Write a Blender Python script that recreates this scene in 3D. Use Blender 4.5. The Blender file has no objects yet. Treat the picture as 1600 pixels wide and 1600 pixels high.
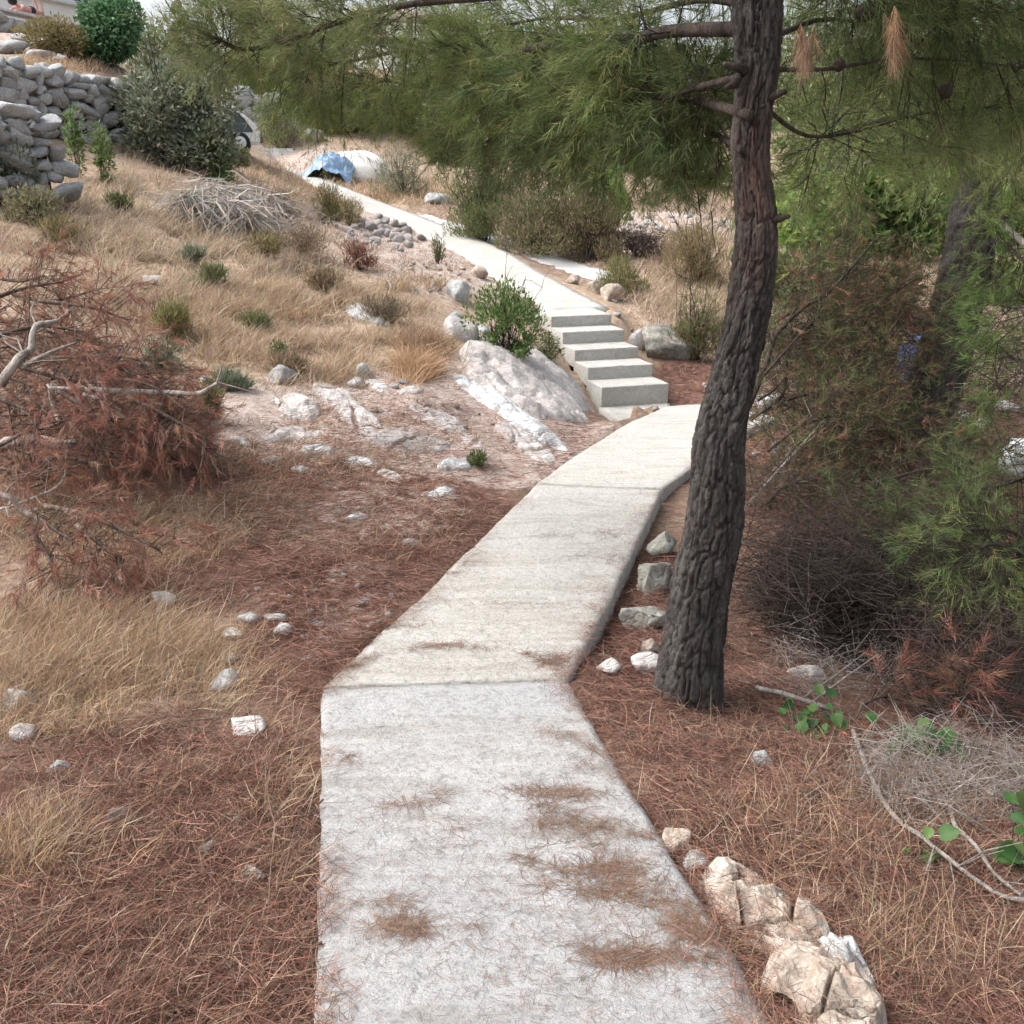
import bpy, bmesh, math, random
import numpy as np
from mathutils import Vector, Matrix, Quaternion

# ------------------------------------------------------------------ camera, world, sun, exposure
SC = bpy.context.scene
COL = SC.collection
F = 1500.0                       # focal length in the pixels of the 1600 px photograph
HOR = 290.0                      # row of the horizon
PITCH = math.atan((800 - HOR) / F)
CZ = 1.65
cam_d = bpy.data.cameras.new('camera')
cam_d.sensor_width = 36.0
cam_d.lens = 36.0 * F / 1600.0
cam_d.clip_start = 0.05
cam_d.clip_end = 2000
cam = bpy.data.objects.new('camera', cam_d)
COL.objects.link(cam)
cam.location = (0, 0, CZ)
cam.rotation_euler = (math.pi / 2 - PITCH, 0, 0)
SC.camera = cam

SUN_EL, SUN_AZ = math.radians(52), math.radians(-88)     # azimuth from +Y, negative = left
world = bpy.data.worlds.new('World')
SC.world = world
world.use_nodes = True
wn = world.node_tree
wn.nodes.clear()
sky = wn.nodes.new('ShaderNodeTexSky')
sky.sky_type = 'NISHITA'
sky.sun_disc = False
sky.sun_elevation = SUN_EL
sky.sun_rotation = SUN_AZ
sky.air_density = 1.0
sky.dust_density = 6.0
sky.ozone_density = 1.0
wbg = wn.nodes.new('ShaderNodeBackground')
wbg.inputs['Strength'].default_value = 0.15
wout = wn.nodes.new('ShaderNodeOutputWorld')
# thin overcast: the cloud sheet greys the blue out
hsv = wn.nodes.new('ShaderNodeHueSaturation')
hsv.inputs['Saturation'].default_value = 0.36
wn.links.new(sky.outputs[0], hsv.inputs['Color'])
wn.links.new(hsv.outputs[0], wbg.inputs['Color'])
wn.links.new(wbg.outputs[0], wout.inputs['Surface'])

sun_d = bpy.data.lights.new('sun', 'SUN')
sun_d.energy = 1.0
sun_d.angle = math.radians(50)
sun_d.color = (1.0, 0.94, 0.86)
sun = bpy.data.objects.new('sun', sun_d)
COL.objects.link(sun)
sdir = Vector((math.sin(SUN_AZ) * math.cos(SUN_EL), math.cos(SUN_AZ) * math.cos(SUN_EL), math.sin(SUN_EL)))
sun.rotation_euler = (-sdir).to_track_quat('-Z', 'Y').to_euler()
sun.location = sdir * 50

SC.view_settings.view_transform = 'Standard'
SC.view_settings.look = 'None'
SC.view_settings.exposure = 1.15
SC.view_settings.gamma = 1.0
SC.view_settings.use_curve_mapping = False
SC.render.engine = 'CYCLES'
SC.cycles.max_bounces = 8
SC.cycles.diffuse_bounces = 4
SC.cycles.transparent_max_bounces = 8

RNG = np.random.default_rng(7)
random.seed(7)

# ------------------------------------------------------------------ geometry helpers
FW = np.array([0, math.cos(PITCH), -math.sin(PITCH)])
UP = np.array([0, math.sin(PITCH), math.cos(PITCH)])
RT = np.array([1.0, 0, 0])
CAM = np.array([0, 0, CZ])


def P(px, py, z):
    """the place seen at photograph pixel (px, py), z metres deep"""
    px, py, z = np.asarray(px, float), np.asarray(py, float), np.asarray(z, float)
    return CAM + z[..., None] * (FW + ((px - 800) / F)[..., None] * RT - ((py - 800) / F)[..., None] * UP)


def hash2(ix, iy, s):
    h = (ix.astype(np.int64) * 374761393 + iy.astype(np.int64) * 668265263 + s * 974711) & 0x7fffffff
    h = ((h ^ (h >> 13)) * 1274126177) & 0x7fffffff
    return ((h ^ (h >> 16)) & 0xffff) / 65535.0


def noise2(x, y, s=0):
    ix, iy = np.floor(x), np.floor(y)
    fx, fy = x - ix, y - iy
    fx, fy = fx * fx * (3 - 2 * fx), fy * fy * (3 - 2 * fy)
    a, b = hash2(ix, iy, s), hash2(ix + 1, iy, s)
    c, d = hash2(ix, iy + 1, s), hash2(ix + 1, iy + 1, s)
    return (a * (1 - fx) + b * fx) * (1 - fy) + (c * (1 - fx) + d * fx) * fy * 1.0


def fbm2(x, y, s=0, o=4):
    v, a, t = 0, 1.0, 0
    for i in range(o):
        v = v + a * noise2(x * 2 ** i, y * 2 ** i, s + i * 17)
        t += a
        a *= 0.5
    return v / t


def sstep(a, b, x):
    t = np.clip((x - a) / (b - a), 0, 1)
    return t * t * (3 - 2 * t)


def unit(v):
    return v / np.maximum(np.linalg.norm(v, axis=-1, keepdims=True), 1e-9)


def randdir(n):
    return unit(RNG.normal(size=(n, 3)))


def perp(d):
    """a random unit vector square to each row of d"""
    r = RNG.normal(size=d.shape)
    return unit(r - (r * d).sum(-1, keepdims=True) * d)


def mesh_data(name, V, faces, mats, tint=None, smooth=False, mat_idx=None):
    """faces: a list of index arrays, each (n,3) or (n,4)"""
    me = bpy.data.meshes.new(name)
    V = np.ascontiguousarray(V, np.float32)
    me.vertices.add(len(V))
    me.vertices.foreach_set('co', V.ravel())
    faces = [np.asarray(f, np.int32) for f in faces if len(f)]
    loops = np.concatenate([f.ravel() for f in faces])
    tot = np.concatenate([np.full(len(f), f.shape[1], np.int32) for f in faces])
    start = np.concatenate([[0], np.cumsum(tot)[:-1]]).astype(np.int32)
    me.loops.add(len(loops))
    me.loops.foreach_set('vertex_index', loops)
    me.polygons.add(len(tot))
    me.polygons.foreach_set('loop_start', start)
    if smooth:
        me.polygons.foreach_set('use_smooth', np.ones(len(tot), bool))
    for m in (mats if isinstance(mats, (list, tuple)) else [mats]):
        me.materials.append(m)
    if mat_idx is not None:
        me.polygons.foreach_set('material_index', np.asarray(mat_idx, np.int32))
    if tint is not None:
        at = me.attributes.new('tint', 'FLOAT_COLOR', 'POINT')
        c = np.ones((len(V), 4), np.float32)
        c[:, :3] = tint
        at.data.foreach_set('color', c.ravel())
    me.update(calc_edges=True)
    return me


def link(name, me, parent=None, loc=None):
    o = bpy.data.objects.new(name, me)
    COL.objects.link(o)
    if parent is not None:
        o.parent = parent
    if loc is not None:
        o.location = loc
    return o


def obj(name, V, faces, mats, parent=None, tint=None, smooth=False, mat_idx=None):
    """one mesh object; V in world coordinates, made local to the parent or to its own base"""
    V = np.asarray(V, float)
    me = mesh_data(name, V - WORLDLOC(parent) if parent is not None else V, faces, mats, tint, smooth, mat_idx)
    return link(name, me, parent)


_wl = {}


def WORLDLOC(o):
    return _wl.get(o.name, np.zeros(3))


def thing(name, label, cat, loc, group=None):
    o = bpy.data.objects.new(name, None)
    COL.objects.link(o)
    o.location = tuple(float(c) for c in loc)
    o.empty_display_size = 0.1
    _wl[o.name] = np.array(loc, float)
    return tag(o, label, cat, group)


def tag(o, label, cat, group=None):
    o['label'] = label
    o['category'] = cat
    if group:
        o['group'] = group
    return o


def kind(o, k):
    o['kind'] = k
    return o


def sub(name, V, faces, mats, part, root, **kw):
    """a sub-part: mesh child of `part`, whose own frame is that of `root`"""
    me = mesh_data(name, np.asarray(V, float) - WORLDLOC(root), faces, mats, kw.get('tint'), kw.get('smooth', False))
    return link(name, me, part)


def merge(parts):
    """[(V, [faces], tint or None)] -> V, faces, tint"""
    Vs, Fs, Ts, n = [], {}, [], 0
    for p in parts:
        V, fs = p[0], p[1]
        t = p[2] if len(p) > 2 else None
        Vs.append(V)
        for f in fs:
            f = np.asarray(f)
            if len(f):
                Fs.setdefault(f.shape[1], []).append(f + n)
        Ts.append(np.broadcast_to(np.ones(3) if t is None else t, (len(V), 3)))
        n += len(V)
    return np.concatenate(Vs), [np.concatenate(f) for f in Fs.values()], np.concatenate(Ts)


def smooth_path(pts, n=4):
    """Catmull-Rom through the points"""
    pts = np.asarray(pts, float)
    if len(pts) < 3:
        return pts
    e = np.concatenate([[2 * pts[0] - pts[1]], pts, [2 * pts[-1] - pts[-2]]])
    out = []
    for i in range(1, len(e) - 2):
        p0, p1, p2, p3 = e[i - 1:i + 3]
        for k in range(n):
            t = k / n
            out.append(.5 * ((2 * p1) + (-p0 + p2) * t + (2 * p0 - 5 * p1 + 4 * p2 - p3) * t * t + (-p0 + 3 * p1 - 3 * p2 + p3) * t ** 3))
    out.append(pts[-1])
    return np.array(out)


def tube(pts, rad, sides=6, cap=True):
    pts = np.asarray(pts, float)
    n = len(pts)
    rad = np.broadcast_to(np.asarray(rad, float), (n,))
    tan = unit(np.gradient(pts, axis=0))
    ref = np.array([0, 0, 1.0]) if abs(tan[0][2]) < .8 else np.array([1.0, 0, 0])
    u = unit(np.cross(tan, ref))
    w = np.cross(tan, u)
    a = np.linspace(0, 2 * np.pi, sides, endpoint=False)
    V = pts[:, None] + rad[:, None, None] * (np.cos(a)[None, :, None] * u[:, None] + np.sin(a)[None, :, None] * w[:, None])
    V = V.reshape(-1, 3)
    i, j = np.meshgrid(np.arange(n - 1), np.arange(sides), indexing='ij')
    k = (j + 1) % sides
    Fq = np.stack([i * sides + j, i * sides + k, (i + 1) * sides + k, (i + 1) * sides + j], -1).reshape(-1, 4)
    fs = [Fq]
    if cap:
        b = np.arange(sides)
        V = np.concatenate([V, pts[:1], pts[-1:]])
        c0, c1 = n * sides, n * sides + 1
        fs.append(np.concatenate([np.stack([(b + 1) % sides, b, np.full(sides, c0)], -1),
                                  np.stack([(n - 1) * sides + b, (n - 1) * sides + (b + 1) % sides, np.full(sides, c1)], -1)]))
    return V, fs


def thin_sticks(a, b, r, bend=.0):
    """many 3-sided sticks, two segments each: a, b (n,3)"""
    n = len(a)
    d = unit(b - a)
    u = perp(d)
    w = np.cross(d, u)
    m = (a + b) / 2 + perp(d) * (np.linalg.norm(b - a, axis=1) * bend * RNG.uniform(-1, 1, n))[:, None]
    r = np.broadcast_to(r, (n,))[:, None]
    V = []
    for c, k in ((a, 1.0), (m, .8), (b, .35)):
        for q in range(3):
            an = q * 2.0944
            V.append(c + (u * math.cos(an) + w * math.sin(an)) * r * k)
    V = np.stack(V, 1).reshape(-1, 3)
    F0 = []
    for s in (0, 3):
        for q in range(3):
            p = (q + 1) % 3
            F0.append([s + q, s + p, s + 3 + p, s + 3 + q])
    Fq = (np.arange(n)[:, None, None] * 9 + np.array(F0)[None]).reshape(-1, 4)
    return V, [Fq]


def blades(base, d, L, w, bend, side=None):
    """grass blades / long needles: 5 vertices, one quad and one triangle; bend (n,3) shifts the tip"""
    n = len(base)
    side = perp(d) if side is None else side
    L = np.broadcast_to(L, (n,))[:, None]
    w = np.broadcast_to(w, (n,))[:, None]
    m = base + d * L * .55 + bend * L * .28
    t = base + d * L + bend * L
    V = np.stack([base - side * w * .5, base + side * w * .5, m - side * w * .4, m + side * w * .4, t], 1).reshape(-1, 3)
    k = np.arange(n)[:, None] * 5
    return V, [k + np.array([0, 1, 3, 2]), k + np.array([2, 3, 4])]


def needles(base, d, L, w):
    n = len(base)
    s = perp(d)
    L = np.broadcast_to(L, (n,))[:, None]
    w = np.broadcast_to(w, (n,))[:, None]
    V = np.stack([base - s * w * .5, base + s * w * .5, base + d * L], 1).reshape(-1, 3)
    return V, [np.arange(n)[:, None] * 3 + np.array([0, 1, 2])]


def leaves(c, d, nrm, L, w):
    """folded diamond leaves"""
    n = len(c)
    s = unit(np.cross(d, nrm))
    L = np.broadcast_to(L, (n,))[:, None]
    w = np.broadcast_to(w, (n,))[:, None]
    V = np.stack([c, c + d * L * .5 + s * w * .5 + nrm * w * .15, c + d * L, c + d * L * .5 - s * w * .5 + nrm * w * .15], 1).reshape(-1, 3)
    k = np.arange(n)[:, None] * 4
    return V, [np.concatenate([k + np.array([0, 1, 2]), k + np.array([0, 2, 3])])]


def tints(cols, n, per, var=.18):
    """n random picks out of the palette, each repeated for its `per` vertices"""
    cols = np.asarray(cols, float)
    c = cols[RNG.integers(0, len(cols), n)]
    c = c * RNG.uniform(1 - var, 1 + var, (n, 1)) * RNG.uniform(1 - var * .3, 1 + var * .3, (n, 3))
    return np.repeat(c, per, axis=0)


# ------------------------------------------------------------------ materials
def new_mat(name):
    m = bpy.data.materials.new(name)
    m.use_nodes = True
    nt = m.node_tree
    b = nt.nodes['Principled BSDF']
    b.inputs['Roughness'].default_value = .85
    b.inputs['Specular IOR Level'].default_value = .25
    return m, nt, b


def nd(nt, t, **kw):
    n = nt.nodes.new(t)
    for k, v in kw.items():
        if k in n.inputs:
            n.inputs[k].default_value = v
        else:
            setattr(n, k, v)
    return n


def ramp(nt, fac, stops):
    r = nt.nodes.new('ShaderNodeValToRGB')
    els = r.color_ramp.elements
    while len(els) < len(stops):
        els.new(.5)
    for e, (p, c) in zip(els, stops):
        e.position = p
        e.color = (*c, 1) if len(c) == 3 else c
    nt.links.new(fac, r.inputs['Fac'])
    return r.outputs['Color']


def g3(v):
    return (v, v, v)


def noise_node(nt, scale, detail=6, rough=.6, coord='Object', dist=0, vec=None, stretch=None):
    n = nd(nt, 'ShaderNodeTexNoise', Scale=scale, Detail=detail, Roughness=rough, Distortion=dist)
    if vec is None:
        tc = nt.nodes.new('ShaderNodeTexCoord')
        vec = tc.outputs[coord]
    if stretch:
        mp = nt.nodes.new('ShaderNodeMapping')
        mp.inputs['Scale'].default_value = stretch
        nt.links.new(vec, mp.inputs['Vector'])
        vec = mp.outputs[0]
    nt.links.new(vec, n.inputs['Vector'])
    return n.outputs['Fac']


def mixc(nt, fac, a, b, mode='MIX'):
    m = nt.nodes.new('ShaderNodeMix')
    m.data_type = 'RGBA'
    m.blend_type = mode
    for s, i in ((fac, 0), (a, 6), (b, 7)):
        if hasattr(s, 'is_linked') or hasattr(s, 'node'):
            nt.links.new(s, m.inputs[i])
        elif isinstance(s, (int, float)):
            m.inputs[i].default_value = s
        else:
            m.inputs[i].default_value = (*s, 1)
    return m.outputs[2]


def bump(nt, b, h, strength=.5, dist=.02):
    n = nd(nt, 'ShaderNodeBump', Strength=strength, Distance=dist)
    nt.links.new(h, n.inputs['Height'])
    nt.links.new(n.outputs[0], b.inputs['Normal'])


def leaf_mat(name, trans=.35, rough=.6):
    """colour comes with each leaf (attribute 'tint'); part of the light passes through"""
    m, nt, b = new_mat(name)
    at = nd(nt, 'ShaderNodeAttribute', attribute_name='tint')
    b.inputs['Roughness'].default_value = rough
    nt.links.new(at.outputs['Color'], b.inputs['Base Color'])
    tr = nt.nodes.new('ShaderNodeBsdfTranslucent')
    nt.links.new(at.outputs['Color'], tr.inputs['Color'])
    mx = nt.nodes.new('ShaderNodeMixShader')
    mx.inputs[0].default_value = trans
    nt.links.new(b.outputs[0], mx.inputs[1])
    nt.links.new(tr.outputs[0], mx.inputs[2])
    nt.links.new(mx.outputs[0], nt.nodes['Material Output'].inputs['Surface'])
    return m


M = {}
M['needle'] = leaf_mat('pine_needles', .3, .55)
M['leaf'] = leaf_mat('shrub_leaves', .3, .5)
M['dry'] = leaf_mat('dry_grass', .3, .8)
M['litter'] = leaf_mat('needle_litter', .12, .85)


def bark_mat(name, c0, c1, c2, sc=9, upper=None):
    m, nt, b = new_mat(name)
    tc = nt.nodes.new('ShaderNodeTexCoord')
    f1 = noise_node(nt, sc, 6, .65, dist=.6, vec=tc.outputs['Object'], stretch=(1, 1, .22))
    f2 = noise_node(nt, sc * 6, 5, .6, vec=tc.outputs['Object'], stretch=(1, 1, .4))
    col = ramp(nt, f1, [(.33, c0), (.5, c1), (.68, c2)])
    col = mixc(nt, .35, col, ramp(nt, f2, [(.3, g3(.35)), (.7, g3(1.5))]), 'MULTIPLY')
    if upper:
        at = nd(nt, 'ShaderNodeAttribute', attribute_name='tint')
        sp = nt.nodes.new('ShaderNodeSeparateColor')
        nt.links.new(at.outputs['Color'], sp.inputs[0])
        f3 = noise_node(nt, 7, 4, .7, vec=tc.outputs['Object'], stretch=(1, 1, .35))
        mm = nd(nt, 'ShaderNodeMath', operation='MULTIPLY')
        nt.links.new(sp.outputs[0], mm.inputs[0])
        nt.links.new(ramp(nt, f3, [(.4, g3(0)), (.58, g3(1))]), mm.inputs[1])
        col = mixc(nt, mm.outputs[0], col, upper)
    nt.links.new(col, b.inputs['Base Color'])
    b.inputs['Roughness'].default_value = .9
    ad = nd(nt, 'ShaderNodeMath', operation='ADD')
    nt.links.new(f1, ad.inputs[0])
    nt.links.new(f2, ad.inputs[1])
    bump(nt, b, ad.outputs[0], .9, .02)
    return m


M['bark'] = bark_mat('pine_bark', (.03, .026, .024), (.066, .058, .054), (.12, .108, .10), 16, upper=(.16, .085, .06))
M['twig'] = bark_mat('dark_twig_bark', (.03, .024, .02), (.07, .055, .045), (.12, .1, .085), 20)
M['dead_wood'] = bark_mat('grey_dead_wood', (.18, .155, .135), (.36, .32, .29), (.55, .51, .47), 18)
M['undergrowth'] = bark_mat('brown_dead_twigs', (.06, .042, .035), (.115, .085, .07), (.2, .16, .135), 18)
M['brown_wood'] = bark_mat('brown_dead_wood', (.06, .042, .032), (.14, .1, .08), (.25, .2, .17), 18)


def rock_mat(name, dark, mid, light, rust, rust_lo=.55, lichen=.3):
    m, nt, b = new_mat(name)
    f = noise_node(nt, 5, 9, .68)
    f2 = noise_node(nt, 4.2, 5, .6, dist=.5)
    f3 = noise_node(nt, 26, 6, .7)
    col = ramp(nt, f, [(.28, dark), (.48, mid), (.66, light)])
    col = mixc(nt, ramp(nt, f2, [(rust_lo, g3(0)), (rust_lo + .14, g3(.75))]), col, rust)
    col = mixc(nt, lichen, col, ramp(nt, f3, [(.35, g3(.3)), (.62, g3(1.25))]), 'MULTIPLY')
    oi = nt.nodes.new('ShaderNodeObjectInfo')
    vr = nd(nt, 'ShaderNodeMapRange')
    vr.inputs['To Min'].default_value = .78
    vr.inputs['To Max'].default_value = 1.1
    nt.links.new(oi.outputs['Random'], vr.inputs['Value'])
    col = mixc(nt, 1.0, col, vr.outputs[0], 'MULTIPLY')
    nt.links.new(col, b.inputs['Base Color'])
    v = nd(nt, 'ShaderNodeTexVoronoi', feature='DISTANCE_TO_EDGE', Scale=4.0)
    tc = nt.nodes.new('ShaderNodeTexCoord')
    wob = nt.nodes.new('ShaderNodeVectorMath')
    wob.operation = 'ADD'
    wn_ = nd(nt, 'ShaderNodeTexNoise', Scale=3.0, Detail=4)
    nt.links.new(tc.outputs['Object'], wn_.inputs['Vector'])
    nt.links.new(tc.outputs['Object'], wob.inputs[0])
    nt.links.new(wn_.outputs['Color'], wob.inputs[1])
    nt.links.new(wob.outputs[0], v.inputs['Vector'])
    cr = ramp(nt, v.outputs['Distance'], [(0, g3(0)), (.05, g3(1))])
    a1 = nd(nt, 'ShaderNodeMath', operation='ADD')
    nt.links.new(f, a1.inputs[0])
    nt.links.new(f3, a1.inputs[1])
    a2 = nd(nt, 'ShaderNodeMath', operation='MULTIPLY_ADD')
    nt.links.new(cr, a2.inputs[0])
    a2.inputs[1].default_value = .25
    nt.links.new(a1.outputs[0], a2.inputs[2])
    bump(nt, b, a2.outputs[0], .8, .03)
    b.inputs['Roughness'].default_value = .9
    return m


M['lime'] = rock_mat('warm_limestone', (.2, .165, .135), (.45, .39, .33), (.68, .65, .6), (.36, .22, .15), .47, .55)
M['grey_rock'] = rock_mat('grey_limestone', (.22, .23, .235), (.44, .455, .46), (.62, .63, .63), (.44, .37, .3), .6, .45)
M['wall_rock'] = rock_mat('weathered_wall_limestone', (.3, .31, .32), (.56, .58, .59), (.76, .77, .77), (.48, .42, .35), .6, .5)
M['white_rock'] = rock_mat('pale_limestone', (.36, .34, .33), (.58, .55, .54), (.72, .7, .69), (.52, .4, .34), .56, .4)
M['bedrock'] = rock_mat('pinkish_bedrock', (.33, .305, .295), (.465, .435, .42), (.61, .585, .57), (.42, .325, .28), .56, .4)
M['moss_rock'] = rock_mat('weathered_limestone', (.16, .15, .13), (.36, .35, .31), (.55, .55, .5), (.3, .2, .14), .52, .5)


def concrete_mat(name, base, warm, speck=.5):
    m, nt, b = new_mat(name)
    tc = nt.nodes.new('ShaderNodeTexCoord')
    f = noise_node(nt, 1.3, 6, .6, vec=tc.outputs['Object'])
    f2 = noise_node(nt, 22, 8, .72, vec=tc.outputs['Object'])
    f3 = noise_node(nt, 120, 4, .7, vec=tc.outputs['Object'])
    f4 = noise_node(nt, 3.5, 5, .6, vec=tc.outputs['Object'], dist=1.2, stretch=(.4, 1.6, 1))
    col = mixc(nt, ramp(nt, f, [(.35, g3(0)), (.65, g3(1))]), base, warm)
    col = mixc(nt, speck, col, ramp(nt, f2, [(.3, g3(.52)), (.46, g3(.92)), (.7, g3(1.1))]), 'MULTIPLY')
    col = mixc(nt, speck * .8, col, ramp(nt, f3, [(.3, g3(.55)), (.5, g3(1.0))]), 'MULTIPLY')
    col = mixc(nt, speck * .7, col, ramp(nt, f4, [(.36, (.66, .6, .53)), (.52, g3(1.0))]), 'MULTIPLY')
    # hairline cracks and grit
    vo = nd(nt, 'ShaderNodeTexVoronoi', feature='DISTANCE_TO_EDGE', Scale=1.1)
    wv = nt.nodes.new('ShaderNodeVectorMath')
    wv.operation = 'ADD'
    nw = nd(nt, 'ShaderNodeTexNoise', Scale=2.5, Detail=6, Roughness=.7)
    nt.links.new(tc.outputs['Object'], nw.inputs['Vector'])
    nt.links.new(tc.outputs['Object'], wv.inputs[0])
    nt.links.new(nw.outputs['Color'], wv.inputs[1])
    nt.links.new(wv.outputs[0], vo.inputs['Vector'])
    crk = ramp(nt, vo.outputs['Distance'], [(.0, g3(.45)), (.006, g3(.8)), (.012, g3(1))])
    col = mixc(nt, speck * .55, col, crk, 'MULTIPLY')
    gr = nd(nt, 'ShaderNodeTexVoronoi', Scale=70.0)
    nt.links.new(tc.outputs['Object'], gr.inputs['Vector'])
    col = mixc(nt, speck * .5, col, ramp(nt, gr.outputs['Color'], [(.15, g3(.5)), (.4, g3(1)), (.9, g3(1.12))]), 'MULTIPLY')
    nt.links.new(col, b.inputs['Base Color'])
    ad = nd(nt, 'ShaderNodeMath', operation='MULTIPLY_ADD')
    nt.links.new(f3, ad.inputs[0])
    ad.inputs[1].default_value = .45
    nt.links.new(f2, ad.inputs[2])
    bump(nt, b, ad.outputs[0], .95, .022)
    return m


M['concrete'] = concrete_mat('rough_concrete', (.455, .458, .468), (.505, .50, .495), .72)
M['concrete_warm'] = concrete_mat('pale_concrete', (.51, .50, .475), (.56, .545, .515), .62)
M['step_concrete'] = concrete_mat('smooth_concrete', (.47, .47, .445), (.52, .51, .485), .55)


def plain(name, col, rough=.6, var=.15, scale=8, metallic=0, spec=.3):
    m, nt, b = new_mat(name)
    f = noise_node(nt, scale, 5, .6)
    c = ramp(nt, f, [(.3, tuple(x * (1 - var) for x in col)), (.7, tuple(min(1, x * (1 + var)) for x in col))])
    nt.links.new(c, b.inputs['Base Color'])
    b.inputs['Roughness'].default_value = rough
    b.inputs['Metallic'].default_value = metallic
    b.inputs['Specular IOR Level'].default_value = spec
    return m


M['white_paint'] = plain('white_render', (.8, .8, .79), .8, .06, 2)
M['car_paint'] = plain('white_car_paint', (.78, .78, .78), .25, .02, 3, spec=.5)
M['glass'] = plain('dark_glass', (.03, .04, .045), .08, .1, 3, spec=.6)
M['rubber'] = plain('tyre_rubber', (.02, .02, .02), .8, .1)
M['tarp'] = plain('blue_tarpaulin', (.17, .27, .41), .4, .45, 5, spec=.5)
M['sand'] = plain('white_sand', (.74, .72, .68), .9, .12, 9)
M['shutter'] = plain('green_shutter', (.02, .16, .15), .5, .1)
M['roof'] = plain('roof_tiles', (.34, .27, .23), .8, .3, 10)
M['skin'] = plain('skin', (.55, .33, .26), .5, .08)
M['hair'] = plain('dark_hair', (.015, .012, .014), .5, .3, 40)
M['cloth_dark'] = plain('dark_swimwear', (.04, .03, .05), .8, .2)
M['towel'] = plain('pink_towel', (.6, .38, .42), .95, .15, 12)
M['plastic'] = plain('white_plastic', (.62, .68, .66), .3, .15, 6, spec=.5)
M['blue_plastic'] = plain('blue_plastic_sheet', (.05, .09, .33), .4, .4, 4, spec=.5)
M['cone'] = plain('pine_cone_scales', (.045, .032, .025), .8, .5, 60)
M['soil'] = plain('dark_soil', (.10, .07, .055), .95, .4, 12)
M['gravel'] = plain('grey_gravel', (.5, .5, .49), .95, .3, 30)
M['board'] = plain('pale_board', (.66, .68, .68), .8, .15, 4)

# ------------------------------------------------------------------ the lie of the land
# paving edges: left and right rows (photograph pixel, depth)
SLABS = [
    ('A', [(-1.1, None)], None),
]
A_L = [P(486, 1900, 1.30), P(491, 1600, 2.28), P(499, 1300, 3.15), P(503, 1074, 4.32)]
A_R = [P(1415, 1900, 1.30), P(1214, 1600, 2.28), P(1030, 1300, 3.16), P(886, 1065, 4.36)]
B_L = [P(503, 1071, 4.375), P(660, 930, 5.52), P(838, 757, 7.95)]
B_R = [P(887, 1061.5, 4.42), P(948, 948, 5.30), P(1034, 766, 7.72)]
C_L = [P(838, 755, 7.98), P(902, 710, 9.3), P(981, 661, 12.2), P(1043, 634, 14.3), P(1110, 630, 14.6)]
C_R = [P(1036, 763, 7.76), P(1075, 735, 8.5), P(1125, 700, 9.6), P(1172, 670, 11.5), P(1215, 652, 12.8)]

ST_A = math.radians(16.7)
ST_B = P(939.1, 635.4, 14.40)
ST_D = np.array([-math.sin(ST_A), math.cos(ST_A), 0])
ST_W = np.array([math.cos(ST_A), math.sin(ST_A), 0])
ST_T, ST_R, ST_R1, PW = .587, .19, .292, 1.10
TOPZ = ST_B[2] + ST_R1 + 4 * ST_R
# the upper path: a centre line
U_C = [P(905, 484, 17.25), P(806, 426, 20.4), P(738, 384, 23.6), P(600, 327, 29), P(480, 279, 35), P(398, 250, 41), P(330, 222, 47)]
T_C = [P(960, 437, 21.4), P(880, 411, 22.9), P(790, 382, 24.6), P(705, 354, 26.8), P(640, 334, 28.8)]
U_C[0][2] = TOPZ


def strip_edges(C, w):
    C = smooth_path(C, 4)
    t = np.gradient(C, axis=0)
    t[:, 2] = 0
    t = unit(t)
    s = np.stack([t[:, 1], -t[:, 0], t[:, 2] * 0], -1)
    return C - s * w / 2, C + s * w / 2


U_L, U_R = strip_edges(U_C, 1.15)
T_L, T_R = strip_edges(T_C, 1.0)

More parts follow.
